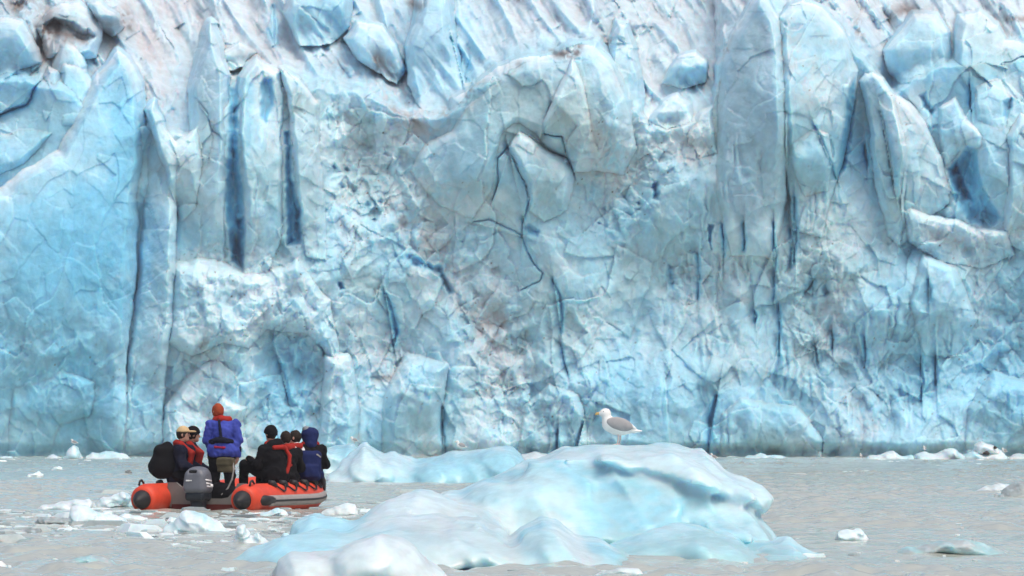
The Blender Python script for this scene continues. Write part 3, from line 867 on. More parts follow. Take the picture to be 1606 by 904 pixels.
def ice_color(base, second, white_top=.5, seed=0, f=1.5, bands=()):
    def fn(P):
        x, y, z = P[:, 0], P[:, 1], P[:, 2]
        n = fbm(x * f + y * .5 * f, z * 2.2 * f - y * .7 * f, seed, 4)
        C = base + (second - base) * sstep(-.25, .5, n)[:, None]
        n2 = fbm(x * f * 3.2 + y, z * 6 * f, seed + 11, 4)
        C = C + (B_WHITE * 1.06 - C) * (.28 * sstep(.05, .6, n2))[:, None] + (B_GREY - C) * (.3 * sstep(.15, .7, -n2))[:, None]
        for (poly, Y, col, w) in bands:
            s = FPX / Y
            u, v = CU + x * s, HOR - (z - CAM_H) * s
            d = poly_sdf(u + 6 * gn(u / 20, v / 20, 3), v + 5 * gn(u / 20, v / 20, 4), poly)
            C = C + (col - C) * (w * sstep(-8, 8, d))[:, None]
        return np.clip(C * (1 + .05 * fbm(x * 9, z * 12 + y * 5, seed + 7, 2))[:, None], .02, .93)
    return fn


def berg(name, lobes, res, label, cat, color, sc=(.05, 1.6, 5), group=None, mat=None, carve=(), bump=False, cut=()):
    lo = np.full(3, 1e9); hi = np.full(3, -1e9)
    for (poly, Y, T, R, sl, k) in lobes:
        s = FPX / Y; A = np.array(poly, float)
        lo = np.minimum(lo, [(A[:, 0].min() - CU) / s - .2, Y - T - abs(sl) - .3, -.28])
        hi = np.maximum(hi, [(A[:, 0].max() - CU) / s + .2, Y + T + abs(sl) + .3, CAM_H - (A[:, 1].min() - HOR) / s + .2])
    fl = Field(lo, hi, res)
    for (poly, Y, T, R, sl, k) in lobes: lobe(fl, poly, Y, T, R, sl, k)
    for (a, b, r1, r2) in carve: fl.cap(a, b, r1, r2, -.08)
    if sc: scallop(fl, *sc)
    for (line, Y, w, dep) in cut: groove(fl, line, Y, w, dep)
    c = np.array([(lo[0] + hi[0]) / 2, (lo[1] + hi[1]) / 2, 0])
    o = fl.obj(name, mat or MAT_BERG, None, color, c)
    o.location = c
    tag(o, label, cat, group)
    return o


def build_bergs():
    U0 = 980
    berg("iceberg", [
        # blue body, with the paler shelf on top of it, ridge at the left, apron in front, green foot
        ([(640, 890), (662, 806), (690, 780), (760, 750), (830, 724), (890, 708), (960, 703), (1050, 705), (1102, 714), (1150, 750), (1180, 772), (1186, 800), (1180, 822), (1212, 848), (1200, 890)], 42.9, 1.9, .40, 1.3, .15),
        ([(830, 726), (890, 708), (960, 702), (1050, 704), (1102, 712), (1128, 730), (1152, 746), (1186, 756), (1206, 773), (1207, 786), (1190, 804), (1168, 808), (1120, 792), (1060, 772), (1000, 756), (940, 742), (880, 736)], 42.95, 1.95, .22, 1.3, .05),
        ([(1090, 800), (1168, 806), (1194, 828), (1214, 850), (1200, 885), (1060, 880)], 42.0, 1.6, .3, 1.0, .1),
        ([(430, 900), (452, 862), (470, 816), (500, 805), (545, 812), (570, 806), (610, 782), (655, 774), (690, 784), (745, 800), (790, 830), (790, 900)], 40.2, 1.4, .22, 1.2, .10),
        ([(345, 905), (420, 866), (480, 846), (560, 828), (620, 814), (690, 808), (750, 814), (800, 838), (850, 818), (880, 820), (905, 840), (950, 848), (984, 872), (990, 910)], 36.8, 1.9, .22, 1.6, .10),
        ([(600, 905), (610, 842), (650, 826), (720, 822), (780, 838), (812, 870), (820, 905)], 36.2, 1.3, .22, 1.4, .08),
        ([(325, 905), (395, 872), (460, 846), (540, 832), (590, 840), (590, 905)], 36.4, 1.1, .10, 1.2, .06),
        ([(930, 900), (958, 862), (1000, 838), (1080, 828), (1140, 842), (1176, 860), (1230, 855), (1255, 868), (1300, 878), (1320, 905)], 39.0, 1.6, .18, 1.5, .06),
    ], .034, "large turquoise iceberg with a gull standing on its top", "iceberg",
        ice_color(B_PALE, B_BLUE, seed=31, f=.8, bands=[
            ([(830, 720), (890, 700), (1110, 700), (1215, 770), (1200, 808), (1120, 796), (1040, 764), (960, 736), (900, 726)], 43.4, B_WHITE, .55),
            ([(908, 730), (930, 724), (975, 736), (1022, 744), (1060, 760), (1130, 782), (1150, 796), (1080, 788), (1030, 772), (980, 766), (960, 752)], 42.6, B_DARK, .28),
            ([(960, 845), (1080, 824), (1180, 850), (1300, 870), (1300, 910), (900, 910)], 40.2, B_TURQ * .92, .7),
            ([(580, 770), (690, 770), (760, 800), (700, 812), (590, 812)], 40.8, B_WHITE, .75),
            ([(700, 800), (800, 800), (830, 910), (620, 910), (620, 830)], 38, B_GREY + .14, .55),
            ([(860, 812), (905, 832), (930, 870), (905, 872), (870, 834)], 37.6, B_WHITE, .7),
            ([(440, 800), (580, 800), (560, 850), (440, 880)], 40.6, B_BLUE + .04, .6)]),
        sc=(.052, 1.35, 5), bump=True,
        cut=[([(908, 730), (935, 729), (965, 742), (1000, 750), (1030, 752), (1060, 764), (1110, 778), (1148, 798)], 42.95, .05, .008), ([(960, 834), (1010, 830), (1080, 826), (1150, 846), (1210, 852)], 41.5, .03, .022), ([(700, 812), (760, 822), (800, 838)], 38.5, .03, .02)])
    berg("bergy_bit", [
        ([(405, 950), (424, 905), (436, 878), (458, 862), (486, 858), (510, 862), (524, 862), (556, 850), (596, 840), (628, 844), (656, 860), (680, 884), (712, 908), (740, 950)], 30.6, .9, .4, -.3, .1),
    ], .022, "smooth snow-white ice lump at the bottom edge in front of the iceberg", "ice lump", ice_color(B_WHITE * .94, B_WHITE * .9, seed=51), sc=(.02, 1.5, 8))
    berg("bergy_bit", [
        ([(508, 790), (514, 748), (530, 738), (548, 722), (572, 697), (584, 706), (604, 716), (620, 712), (634, 720), (660, 735), (668, 790)], 97.0, 2.0, .5, .8, .3),
        ([(640, 790), (644, 738), (668, 722), (700, 712), (744, 706), (800, 702), (815, 712), (826, 728), (860, 745), (900, 790)], 96.5, 2.0, .6, .8, .3),
    ], .06, "long sky-blue floe behind the iceberg with a gull perched midway", "ice floe",
        ice_color(B_PALE, B_BLUE, seed=61, f=.5, bands=[([(505, 690), (600, 690), (660, 730), (640, 750), (500, 760)], 97, B_WHITE, .35), ([(650, 715), (840, 705), (850, 760), (650, 760)], 96.5, B_BLUE * .97, .85)]), sc=(.12, .7, 5))
    berg("bergy_bit", [([(480, 770), (496, 712), (516, 702), (540, 702), (552, 698), (562, 706), (566, 735), (580, 770)], 118.0, 1.6, .5, 0, .2)],
         .07, "pale turquoise ice knob between the boat and the long floe, tiny gull on top", "ice floe", ice_color(B_PALE, B_BLUE * .95, seed=66, f=.5), sc=(.1, .7, 5))
    berg("bergy_bit", [([(800, 750), (818, 716), (838, 708), (852, 711), (870, 717), (885, 750)], 160.0, 1.2, .4, 0, .2)],
         .08, "small grey-white ice hump peeking out between the long floe and the iceberg", "ice lump", ice_color(B_WHITE * .85, B_GREY + .15, seed=67, f=.5), sc=(.06, .7, 5))
    berg("bergy_bit", [([(985, 740), (1010, 710), (1036, 704), (1048, 700), (1060, 708), (1084, 705), (1104, 712), (1116, 740)], 172.0, 1.6, .4, 0, .2)],
         .08, "whitish ice mound showing just behind the top of the iceberg", "ice lump", ice_color(B_WHITE, B_PALE, seed=68, f=.5), sc=(.08, .7, 5))
    # bits along the foot of the glacier
    foot = [
        ([(-30, 735), (-20, 720), (5, 716), (18, 718), (30, 735)], 185, "flat white ice scrap at the glacier foot by the left picture edge", B_WHITE, B_PALE),
        ([(66, 735), (72, 719), (84, 714), (96, 718), (104, 735)], 186, "low white ice scrap left of the domed ice block with a gull", B_WHITE, B_GREY + .2),
        ([(92, 745), (98, 722), (106, 708), (116, 700), (124, 703), (132, 720), (134, 745)], 184, "domed pale blue ice block with a tiny gull on top at the glacier foot", B_PALE, B_WHITE),
        ([(130, 745), (136, 716), (146, 710), (158, 712), (168, 709), (182, 711), (196, 714), (206, 722), (210, 745)], 185, "long white ice block right of the domed one at the glacier foot", B_WHITE, B_PALE),
        ([(1146, 735), (1165, 717), (1190, 712), (1215, 714), (1238, 719), (1250, 735)], 186, "thin pale ice raft right of the iceberg at the glacier foot", B_PALE, B_WHITE),
        ([(1340, 740), (1362, 716), (1384, 712), (1400, 705), (1412, 713), (1432, 714), (1440, 740)], 182, "rounded white ice heap, leftmost of the row at the right glacier foot", B_WHITE, B_PALE),
        ([(1428, 745), (1436, 712), (1448, 709), (1466, 712), (1482, 704), (1496, 704), (1512, 714), (1516, 745)], 180, "white two-humped ice heap in the middle of the right-hand row", B_WHITE, B_PALE),
        ([(1500, 745), (1508, 714), (1524, 708), (1546, 712), (1566, 708), (1578, 716), (1582, 745)], 181, "pale blue ice ledge carrying the tilted white block", B_PALE, B_WHITE),
        ([(1526, 716), (1527, 698), (1538, 691), (1556, 698), (1566, 706), (1566, 716)], 181, "tilted bright white ice block with dark stones at the right", B_WHITE, B_WHITE),
        ([(1574, 740), (1580, 718), (1594, 714), (1620, 716), (1640, 740)], 182, "low grey-white ice scrap at the right picture edge below the glacier", B_WHITE * .9, B_GREY + .2),
    ]
    for i, (poly, Y, lab, c1, c2) in enumerate(foot):
        berg("ice_block", [(poly, Y, .9, .3, 0, .1)], .06, lab, "ice block", ice_color(c1, c2, seed=70 + i, f=.8), sc=(.07, 1.1, 9 + i), group="ice blocks along the glacier foot")
    # brash in the foreground and around the boat
    near = [
        ([(50, 806), (72, 790), (110, 783), (140, 781), (150, 789), (160, 806)], "thin white floating ice sheet far left, level with the boat's waterline", B_WHITE, B_WHITE * .9),
        ([(100, 832), (110, 806), (118, 797), (138, 794), (152, 800), (170, 808), (196, 816), (206, 832)], "humped white ice chunk left of the boat with a tail to the right", B_WHITE, B_PALE),
        ([(44, 830), (58, 814), (82, 809), (112, 810), (124, 830)], "dull grey ice slab left of the humped white chunk", B_GREY * .62, B_GREY * .8),
        ([(150, 806), (158, 780), (176, 775), (206, 778), (216, 806)], "pale ice sheet touching the left tube of the boat", B_PALE, B_WHITE),
        ([(178, 822), (186, 806), (196, 803), (206, 808), (232, 811), (236, 822)], "small bright ice chip below the left end of the boat", B_WHITE, B_WHITE),
        ([(250, 850), (262, 828), (274, 812), (292, 803), (320, 806), (344, 818), (362, 832), (366, 850)], "broad pale ice chunk in front of the outboard motor", B_WHITE, B_PALE),
        ([(340, 870), (348, 848), (362, 842), (376, 827), (388, 823), (396, 834), (412, 830), (424, 838), (430, 870)], "knobbly white ice chunk between the boat and the iceberg's left tip", B_WHITE, B_WHITE),
        ([(432, 862), (438, 846), (446, 835), (456, 844), (462, 862)], "little pointed ice chip at the left shoulder of the iceberg", B_PALE, B_WHITE),
        ([(402, 816), (412, 802), (436, 798), (450, 803), (460, 816)], "flat white ice chip under the right tube of the boat", B_WHITE, B_PALE),
        ([(496, 815), (506, 799), (530, 793), (556, 796), (566, 815)], "greyish ice slab off the bow of the boat", B_GREY + .16, B_WHITE),
        ([(1305, 856), (1314, 838), (1330, 832), (1352, 836), (1364, 856)], "lone white ice chip on the water right of the iceberg", B_WHITE, B_WHITE),
        ([(1390, 876), (1420, 856), (1470, 849), (1520, 848), (1555, 856), (1580, 876)], "dull grey low ice slab at the lower right", B_GREY * .8, B_TURQ * .8),
        ([(1560, 790), (1578, 768), (1592, 758), (1640, 752), (1660, 790)], "dark grey ice slab cut by the right picture edge", B_GREY * .62, B_GREY * .75),
        ([(1520, 778), (1540, 764), (1566, 759), (1590, 764), (1596, 778)], "pale thin ice sheet beside the dark slab at the right edge", B_WHITE * .9, B_GREY + .1),
        ([(10, 842), (22, 830), (46, 827), (66, 831), (70, 842)], "dark grey slush strip at the lower left", B_GREY * .42, B_GREY * .5),
        ([(40, 752), (46, 744), (60, 741), (68, 745), (70, 752)], "small flat white ice floe far left between boat and glacier", B_WHITE, B_WHITE),
        ([(80, 740), (84, 734), (92, 732), (98, 735), (100, 740)], "tiny white floe just below the domed block at the glacier foot", B_WHITE, B_WHITE),
        ([(194, 748), (197, 740), (202, 737), (207, 741), (208, 748)], "small dark ice lump afloat left of the backpack", B_GREY * .25, B_GREY * .3),
        ([(60, 893), (90, 878), (140, 872), (176, 876), (190, 893)], "dim green-grey sunken ice slab at the lower left", B_GREY * .8, B_TURQ * .8),
        ([(930, 905), (946, 896), (970, 893), (1000, 896), (1006, 905)], "low pale slush piece right below the iceberg's foot", B_GREY, B_WHITE * .9),
    ]
    for i, (poly, lab, c1, c2) in enumerate(near):
        A = np.array(poly, float)
        base = A[:, 1].max() - .28 * (A[:, 1].max() - A[:, 1].min())
        Y = depth_of(base)
        w = (A[:, 0].max() - A[:, 0].min()) / ppm(Y)
        h = (base - A[:, 1].min()) / ppm(Y)
        berg("ice_chunk", [(poly, Y + .1, max(.3 * w, .08), max(min(.6 * h, .2), .02), 0, .04)], max(.011, w / 75), lab, "ice chunk",
             ice_color(c1, c2, seed=90 + i, f=3), sc=(min(.05, .2 * h), 3.0 / max(w, .4), 20 + i), group="ice chunks floating round the boat and the iceberg", mat=MAT_BRASH)


def build_brash():
    """crumbs of ice past counting, strewn over the water"""
    rs = np.random.RandomState(11)
    V, F, C = [], [], []
    nb = 0
    n = 0
    while n < 3000:
        if rs.rand() < .62:
            u = rs.uniform(-60, 640); v = 782 + 84 * (rs.rand() + rs.rand()) / 2
        elif rs.rand() < .45:
            u = rs.uniform(-100, 1700); v = 718 + 7 * rs.rand() ** 2
        else:
            u = rs.uniform(-100, 1700); v = 724 + 190 * rs.rand() ** 1.4
        dens = .5 + .5 * float(gn(np.array(u / 120.0), np.array(v / 14.0), 5))
        if rs.rand() > np.clip(dens * 1.3, .05, 1): continue
        Y = depth_of(v)
        s = rs.uniform(.012, .05) * ((1 + 1.6 * rs.rand() ** 3) if u < 640 and v > 770 else 1) * (Y / 50) ** .55 * (1 + 1.6 * (rs.rand() < .12))
        c = at(u, v, Y)
        k = 7
        a = np.sort(rs.rand(k)) * 2 * np.pi
        r = s * rs.uniform(.6, 1.3, k)
        asp = rs.uniform(1.0, 2.4)
        top = np.stack([c.x + asp * .6 * r * np.cos(a), c.y + r * .6 * np.sin(a), np.full(k, s * rs.uniform(.12, .4)) + rs.uniform(-.08, .08, k) * s], -1)
        bot = np.stack([c.x + asp * r * np.cos(a), c.y + r * np.sin(a), np.full(k, -.04)], -1)
        V += [top, bot]
        for i in range(k):
            j = (i + 1) % k
            F.append((nb + k + i, nb + k + j, nb + j, nb + i))
        F.append(tuple(nb + i for i in range(k)))
        q = rs.rand()
        col = B_WHITE if q < .42 else (B_GREY * rs.uniform(.7, 1.1) if q < .92 else B_GREY * rs.uniform(.4, .6))
        C.append(np.tile(col, (2 * k, 1)))
        nb += 2 * k; n += 1
    o = mesh_obj("brash_ice", np.concatenate(V), F, MAT_BRASH, None, False, np.concatenate(C))
    tag(o, "countless crumbs of white and grey brash ice on the water", "brash ice", kind="stuff")


build_bergs()
build_brash()
# ------------------------------------------------------------------ materials for boat, people and birds
def fabric(name, col, rough=.75, bump=.3, scale=60):
    m = principled(name, col, rough, .3 if rough < .6 else .12)
    nt = m.node_tree; L = nt.links; b = nt.nodes["Principled BSDF"]
    tc = node(m, "ShaderNodeTexCoord")
    n = node(m, "ShaderNodeTexNoise"); n.inputs["Scale"].default_value = scale; n.inputs["Detail"].default_value = 4
    bp = node(m, "ShaderNodeBump"); bp.inputs["Strength"].default_value = bump; bp.inputs["Distance"].default_value = .01
    L.new(tc.outputs["Object"], n.inputs["Vector"]); L.new(n.outputs["Fac"], bp.inputs["Height"]); L.new(bp.outputs[0], b.inputs["Normal"])
    n2 = node(m, "ShaderNodeTexNoise"); n2.inputs["Scale"].default_value = 7; n2.inputs["Detail"].default_value = 3
    mr = node(m, "ShaderNodeMapRange"); mr.inputs[3].default_value = .72; mr.inputs[4].default_value = 1.25
    mx = node(m, "ShaderNodeMix", data_type='RGBA', blend_type='MULTIPLY'); mx.inputs[0].default_value = 1
    mx.inputs[6].default_value = (*col, 1)
    L.new(tc.outputs["Object"], n2.inputs["Vector"]); L.new(n2.outputs["Fac"], mr.inputs[0]); L.new(mr.outputs[0], mx.inputs[7]); L.new(mx.outputs[2], b.inputs["Base Color"])
    return m


M = dict(
    red=fabric("red_orange_rubber", (.64, .062, .026), .45, .08, 25),
    black=fabric("black_rubber", (.018, .018, .02), .5, .1),
    grey=fabric("grey_rubber_strip", (.30, .27, .26), .55, .1),
    transom=fabric("painted_transom", (.17, .16, .15), .5, .15, 20),
    darkred=fabric("dark_red_board", (.09, .018, .016), .6, .1),
    cowl=fabric("grey_motor_cowling", (.13, .14, .165), .35, .05, 20),
    motor=fabric("dark_motor_leg", (.018, .024, .032), .4, .05),
    decal=principled("white_decal", (.75, .75, .75), .5),
    navy=fabric("navy_cloth", (.009, .011, .026), .9, .2),
    blackc=fabric("black_cloth", (.007, .007, .009), .9, .2),
    blue=fabric("royal_blue_cloth", (.048, .07, .36)),
    darkblue=fabric("dark_blue_cloth", (.010, .018, .085)),
    pfd=fabric("red_life_jacket", (.32, .022, .016)),
    crim=fabric("crimson_piping", (.35, .02, .06)),
    white=fabric("white_cloth", (.72, .72, .74)),
    tan=fabric("tan_cap_cloth", (.56, .40, .22)),
    orange=fabric("orange_knit", (.30, .055, .022)),
    olive=fabric("olive_canvas", (.085, .075, .045)),
    strap=fabric("pale_webbing", (.33, .32, .30)),
    greyc=fabric("grey_cloth", (.22, .24, .26)),
    skin=principled("skin", (.52, .29, .21), .55, .4),
    hair=fabric("dark_hair", (.025, .018, .014)),
    eye=principled("eye", (.02, .02, .02), .2),
    feather=fabric("white_feathers", (.80, .80, .78), .8, .2, 40),
    wing=fabric("grey_feathers", (.36, .35, .355), .8, .25, 40),
    bill=principled("yellow_bill", (.55, .36, .12), .4),
    leg=principled("pink_leg", (.62, .50, .48), .5),
    stone=fabric("dark_stone", (.06, .05, .05), .85, .5, 10),
)


def tube(pts, radii, seg=16, cap=True):
    """swept tube through points, one radius each"""
    P = [Vector(p) for p in pts]
    V, F = [], []
    up = Vector((0, 0, 1))
    for i, p in enumerate(P):
        t = (P[min(i + 1, len(P) - 1)] - P[max(i - 1, 0)]).normalized()
        a = t.cross(up)
        if a.length < 1e-3: a = t.cross(Vector((1, 0, 0)))
        a.normalize(); b = a.cross(t).normalized()
        r = radii[i] if isinstance(radii, (list, tuple)) else radii
        for k in range(seg):
            an = 2 * math.pi * k / seg
            V.append(p + (a * math.cos(an) + b * math.sin(an)) * r)
    for i in range(len(P) - 1):
        for k in range(seg):
            k2 = (k + 1) % seg
            F.append((i * seg + k, i * seg + k2, (i + 1) * seg + k2, (i + 1) * seg + k))
    if cap:
        F.append(tuple(range(seg))[::-1]); F.append(tuple((len(P) - 1) * seg + k for k in range(seg)))
    return V, F


def merge(*parts):
    V, F = [], []
    for v, f in parts:
        n = len(V)
        V += list(v); F += [tuple(i + n for i in q) for q in f]
    return V, F


def prism(outline, y0, y1, bevel=0.0):
    """outline in x,z pushed along y"""
    n = len(outline)
    V = [(x, y0, z) for x, z in outline] + [(x, y1, z) for x, z in outline]
    F = [tuple(range(n)), tuple(range(2 * n - 1, n - 1, -1))]
    for i in range(n):
        j = (i + 1) % n
        F.append((i, i + n, j + n, j))
    return V, F


def tube_obj(name, pts, r, mat, parent, seg=12):
    V, F = tube(pts, r, seg)
    return mesh_obj(name, V, F, mat, parent)


BY = 61.0
HEAD = math.radians(18)
B0 = at(325, 800, BY); B0.z = 0.0


def build_boat():
    root = empty("inflatable_boat", B0, -HEAD)
    tag(root, "red-orange inflatable boat with grey outboard motor carrying a party of passengers", "boat")
    # centre line of the inflated tube, starboard half then mirrored
    half = [(.84, -.42), (.84, 0), (.84, .6), (.84, 1.3), (.84, 1.7), (.82, 2.1), (.74, 2.5), (.60, 2.85), (.40, 3.1), (.2, 3.22), (0, 3.26)]
    zz = lambda y: .175 + .12 * max(0, (y - 1.8) / 1.8) ** 1.5
    star = [(x, y, zz(y)) for x, y in half]
    port = [(-x, y, z) for x, y, z in star[:-1]]
    path = port + star[::-1]
    # smooth it
    pts = []
    for i in range(len(path) - 1):
        p0 = Vector(path[max(i - 1, 0)]); p1 = Vector(path[i]); p2 = Vector(path[i + 1]); p3 = Vector(path[min(i + 2, len(path) - 1)])
        for k in range(4):
            t = k / 4
            pts.append(.5 * ((2 * p1) + (p2 - p0) * t + (2 * p0 - 5 * p1 + 4 * p2 - p3) * t * t + (3 * p1 - p0 - 3 * p2 + p3) * t ** 3))
    pts.append(Vector(path[-1]))
    rad = [.242] * len(pts)
    ends = [(-.84, -.56, .205)]
    full = [Vector((-.84, -.62, .17)), Vector((-.84, -.56, .173))] + pts + [Vector((.84, -.56, .173)), Vector((.84, -.62, .17))]
    rad = [.17, .215] + rad + [.215, .17]
    tb = tube_obj("buoyancy_tube", full, rad, M['red'], root, 28)
    for s in (-1, 1):
        tube_obj("end_cone", [(s * .84, -.60, .17), (s * .84, -.66, .165), (s * .84, -.74, .155), (s * .84, -.82, .145), (s * .84, -.86, .14)], [.155, .14, .10, .055, .028], M['black'], root, 20)
        # patch reaching from the cone along the outer side, then the grey rubbing strake with its black stripe
        sp = [Vector((s * 1.0, -.46, .16)), Vector((s * 1.08, -.30, .16)), Vector((s * 1.08, 0.05, .16))]
        V, F = tube(sp, [.06, .085, .06], 10); mesh_obj("strake_patch", V, F, M['black'], root)
    def off(p, q, side, dz):
        t = (q - p).normalized(); nrm = Vector((t.y, -t.x, 0)) * side
        return p + nrm * .235 + Vector((0, 0, dz))
    n = len(pts)
    outer = [off(pts[i], pts[i + 1], -1, -.005) for i in range(2, n - 3)]
    lo = [p + Vector((0, 0, -.02)) for p in outer]
    def ribbon(pts_, h, w):
        V, F = [], []
        for i, p in enumerate(pts_):
            t = (pts_[min(i + 1, len(pts_) - 1)] - pts_[max(i - 1, 0)]).normalized(); nn = Vector((-t.y, t.x, 0))
            V += [p - Vector((0, 0, h)), p - Vector((0, 0, h * .6)) + nn * w, p + Vector((0, 0, h * .6)) + nn * w, p + Vector((0, 0, h))]
        for i in range(len(pts_) - 1):
            for k in range(3):
                F.append((i * 4 + k, i * 4 + 4 + k, i * 4 + 5 + k, i * 4 + 1 + k))
        return V, F
    V, F = ribbon(lo, .085, .05); st = mesh_obj("rubbing_strake", V, F, M['grey'], root)
    V, F = ribbon([p + Vector((-t_.y, t_.x, 0)) * .045 for p, t_ in zip(lo, [(lo[min(i + 1, len(lo) - 1)] - lo[max(i - 1, 0)]).normalized() for i in range(len(lo))])], .02, .015)
    mesh_obj("strake_stripe", V, F, M['black'], st)
    # grab line: loops of black rope along the shoulder of each tube, with patches
    for s in (-1, 1):
        gp = []
        ys = np.linspace(.35, 2.65, 60)
        for i, y in enumerate(ys):
            j = min(range(n), key=lambda q: abs(pts[q].y - y) + (0 if pts[q].x * s > 0 else 9))
            p = pts[j]; sag = math.sin(math.pi * ((i % 12) / 12.0))
            an = math.radians(62 - 34 * sag)
            gp.append(Vector((p.x + s * .262 * math.cos(an), y, p.z + .262 * math.sin(an))))
        tube_obj("grab_line", gp, .014, M['black'], root, 8)
        for i in range(0, 60, 12):
            V, F = tube([gp[i] + Vector((-s * .05, -.05, .022)), gp[i] + Vector((s * .01, .0, .008)), gp[i] + Vector((s * .03, .05, -.03))], [.045, .05, .04], 10)
            mesh_obj("rope_patch", V, F, M['black'], root)
    # stern: transom with motor well, dark red board beneath, floor, bow handle
    V, F = prism([(-.66, .05), (-.66, .43), (-.52, .43), (-.40, .34), (-.32, .22), (-.24, .18), (.24, .18), (.36, .20), (.46, .30), (.52, .42), (.66, .42), (.66, .05)], -.03, .03)
    mesh_obj("transom", V, F, M['transom'], root, False)
    V, F = prism([(-.58, -.08), (-.58, .09), (.58, .09), (.58, -.08)], -.055, -.031); mesh_obj("transom_board", V, F, M['darkred'], root, False)
    V, F = prism([(-.66, .02), (-.66, .06), (.66, .06), (.66, .02)], .035, 2.7); mesh_obj("floor", V, F, M['transom'], root, False)
    for s in (-1, 1):
        V, F = tube([(s * .93, -.35, .42), (s * .93, -.43, .47), (s * .93, -.50, .45), (s * .93, -.53, .39)], .018, 8); mesh_obj("stern_handle", V, F, M['black'], root)
    V, F = tube([(.54, 3.06, .54), (.64, 3.0, .60), (.78, 2.88, .57), (.88, 2.80, .42), (.90, 2.78, .27)], [.035, .045, .05, .045, .03], 10); mesh_obj("bow_handle", V, F, M['black'], root)
    # outboard motor
    f = Field((-.32, -.62, -.35), (.32, .12, .85), .013)
    f.box((0, -.22, .10), (.10, .12, .30), .05, .03).box((0, -.03, .24), (.13, .06, .10), .03, .03).box((0, -.26, .22), (.16, .16, .07), .05, .04).box((0, -.25, -.18), (.045, .10, .18), .03, .05)
    om = f.obj("outboard_motor", M['motor'], root); om.location = (-.06, 0, 0)
    f = Field((-.3, -.62, .2), (.3, .12, .9), .011)
    f.box((0, -.24, .45), (.185, .20, .185), .09, .03, taper=-.10).ell((0, -.22, .60), (.15, .18, .085), .06)
    f.box((-.02, -.40, .60), (.065, .07, .022), .015, -.02)
    co = f.obj("cowling", M['cowl'], om)
    V, F = prism([(-.03, .568), (-.085, .60), (-.075, .615), (.045, .615), (.055, .60), (.02, .572)], -.398, -.385); mesh_obj("grip_recess", V, F, M['black'], om, False)
    for (x0, x1, z0, z1) in ((-.115, -.055, .455, .478), (-.050, -.018, .458, .476)):
        V, F = prism([(x0, z0), (x0, z1), (x1, z1), (x1, z0)], -.452, -.444); mesh_obj("cowling_marking", V, F, M['decal'], om, False)
    for (z0, y0) in ((.47, -.30), (.42, -.31), (.375, -.30)):
        V, F = tube([(.165, y0 - .07, z0 + .01), (.192, y0, z0), (.198, y0 + .12, z0 - .01)], .014, 8); mesh_obj("cowling_stripe", V, F, M['decal'], om)
    V, F = tube([(.20, -.2, .38), (.235, -.2, .385)], [.03, .022], 12); mesh_obj("fuel_cap", V, F, M['decal'], om)
    return root


BOAT = build_boat()


def boat_pt(x, y, z):
    c, s = math.cos(-HEAD), math.sin(-HEAD)
    return Vector((B0.x + x * c - y * s, B0.y + x * s + y * c, z))


# ------------------------------------------------------------------ PEOPLE
def hand(f, w, d, curl, side):
    """palm with five unequal fingers and a thumb leaving the side of the palm; d = direction of the fingers, curl = where they bend to"""
    w, d, c = Vector(w), Vector(d).normalized(), Vector(curl).normalized()
    a = d.cross(c).normalized() * side
    p = w + d * .055
    f.cap(w, p, .026, .03, .015)
    f.cap(p - a * .022, p + a * .022, .02, .02, .015)
    for k, L in enumerate((.062, .074, .080, .066)):
        b0 = p + a * (.030 - .020 * k) + d * .012
        b1 = b0 + d * L * .55 + c * L * .12; b2 = b1 + d * L * .35 + c * L * .4
        f.cap(b0, b1, .0105, .0095, .006); f.cap(b1, b2, .0095, .008, .005)
    t0 = w + d * .02 + a * .028
    t1 = t0 + a * .028 + d * .03 + c * .012
    f.cap(t0, t1, .014, .012, .01); f.cap(t1, t1 + d * .028 + c * .015, .012, .009, .005)


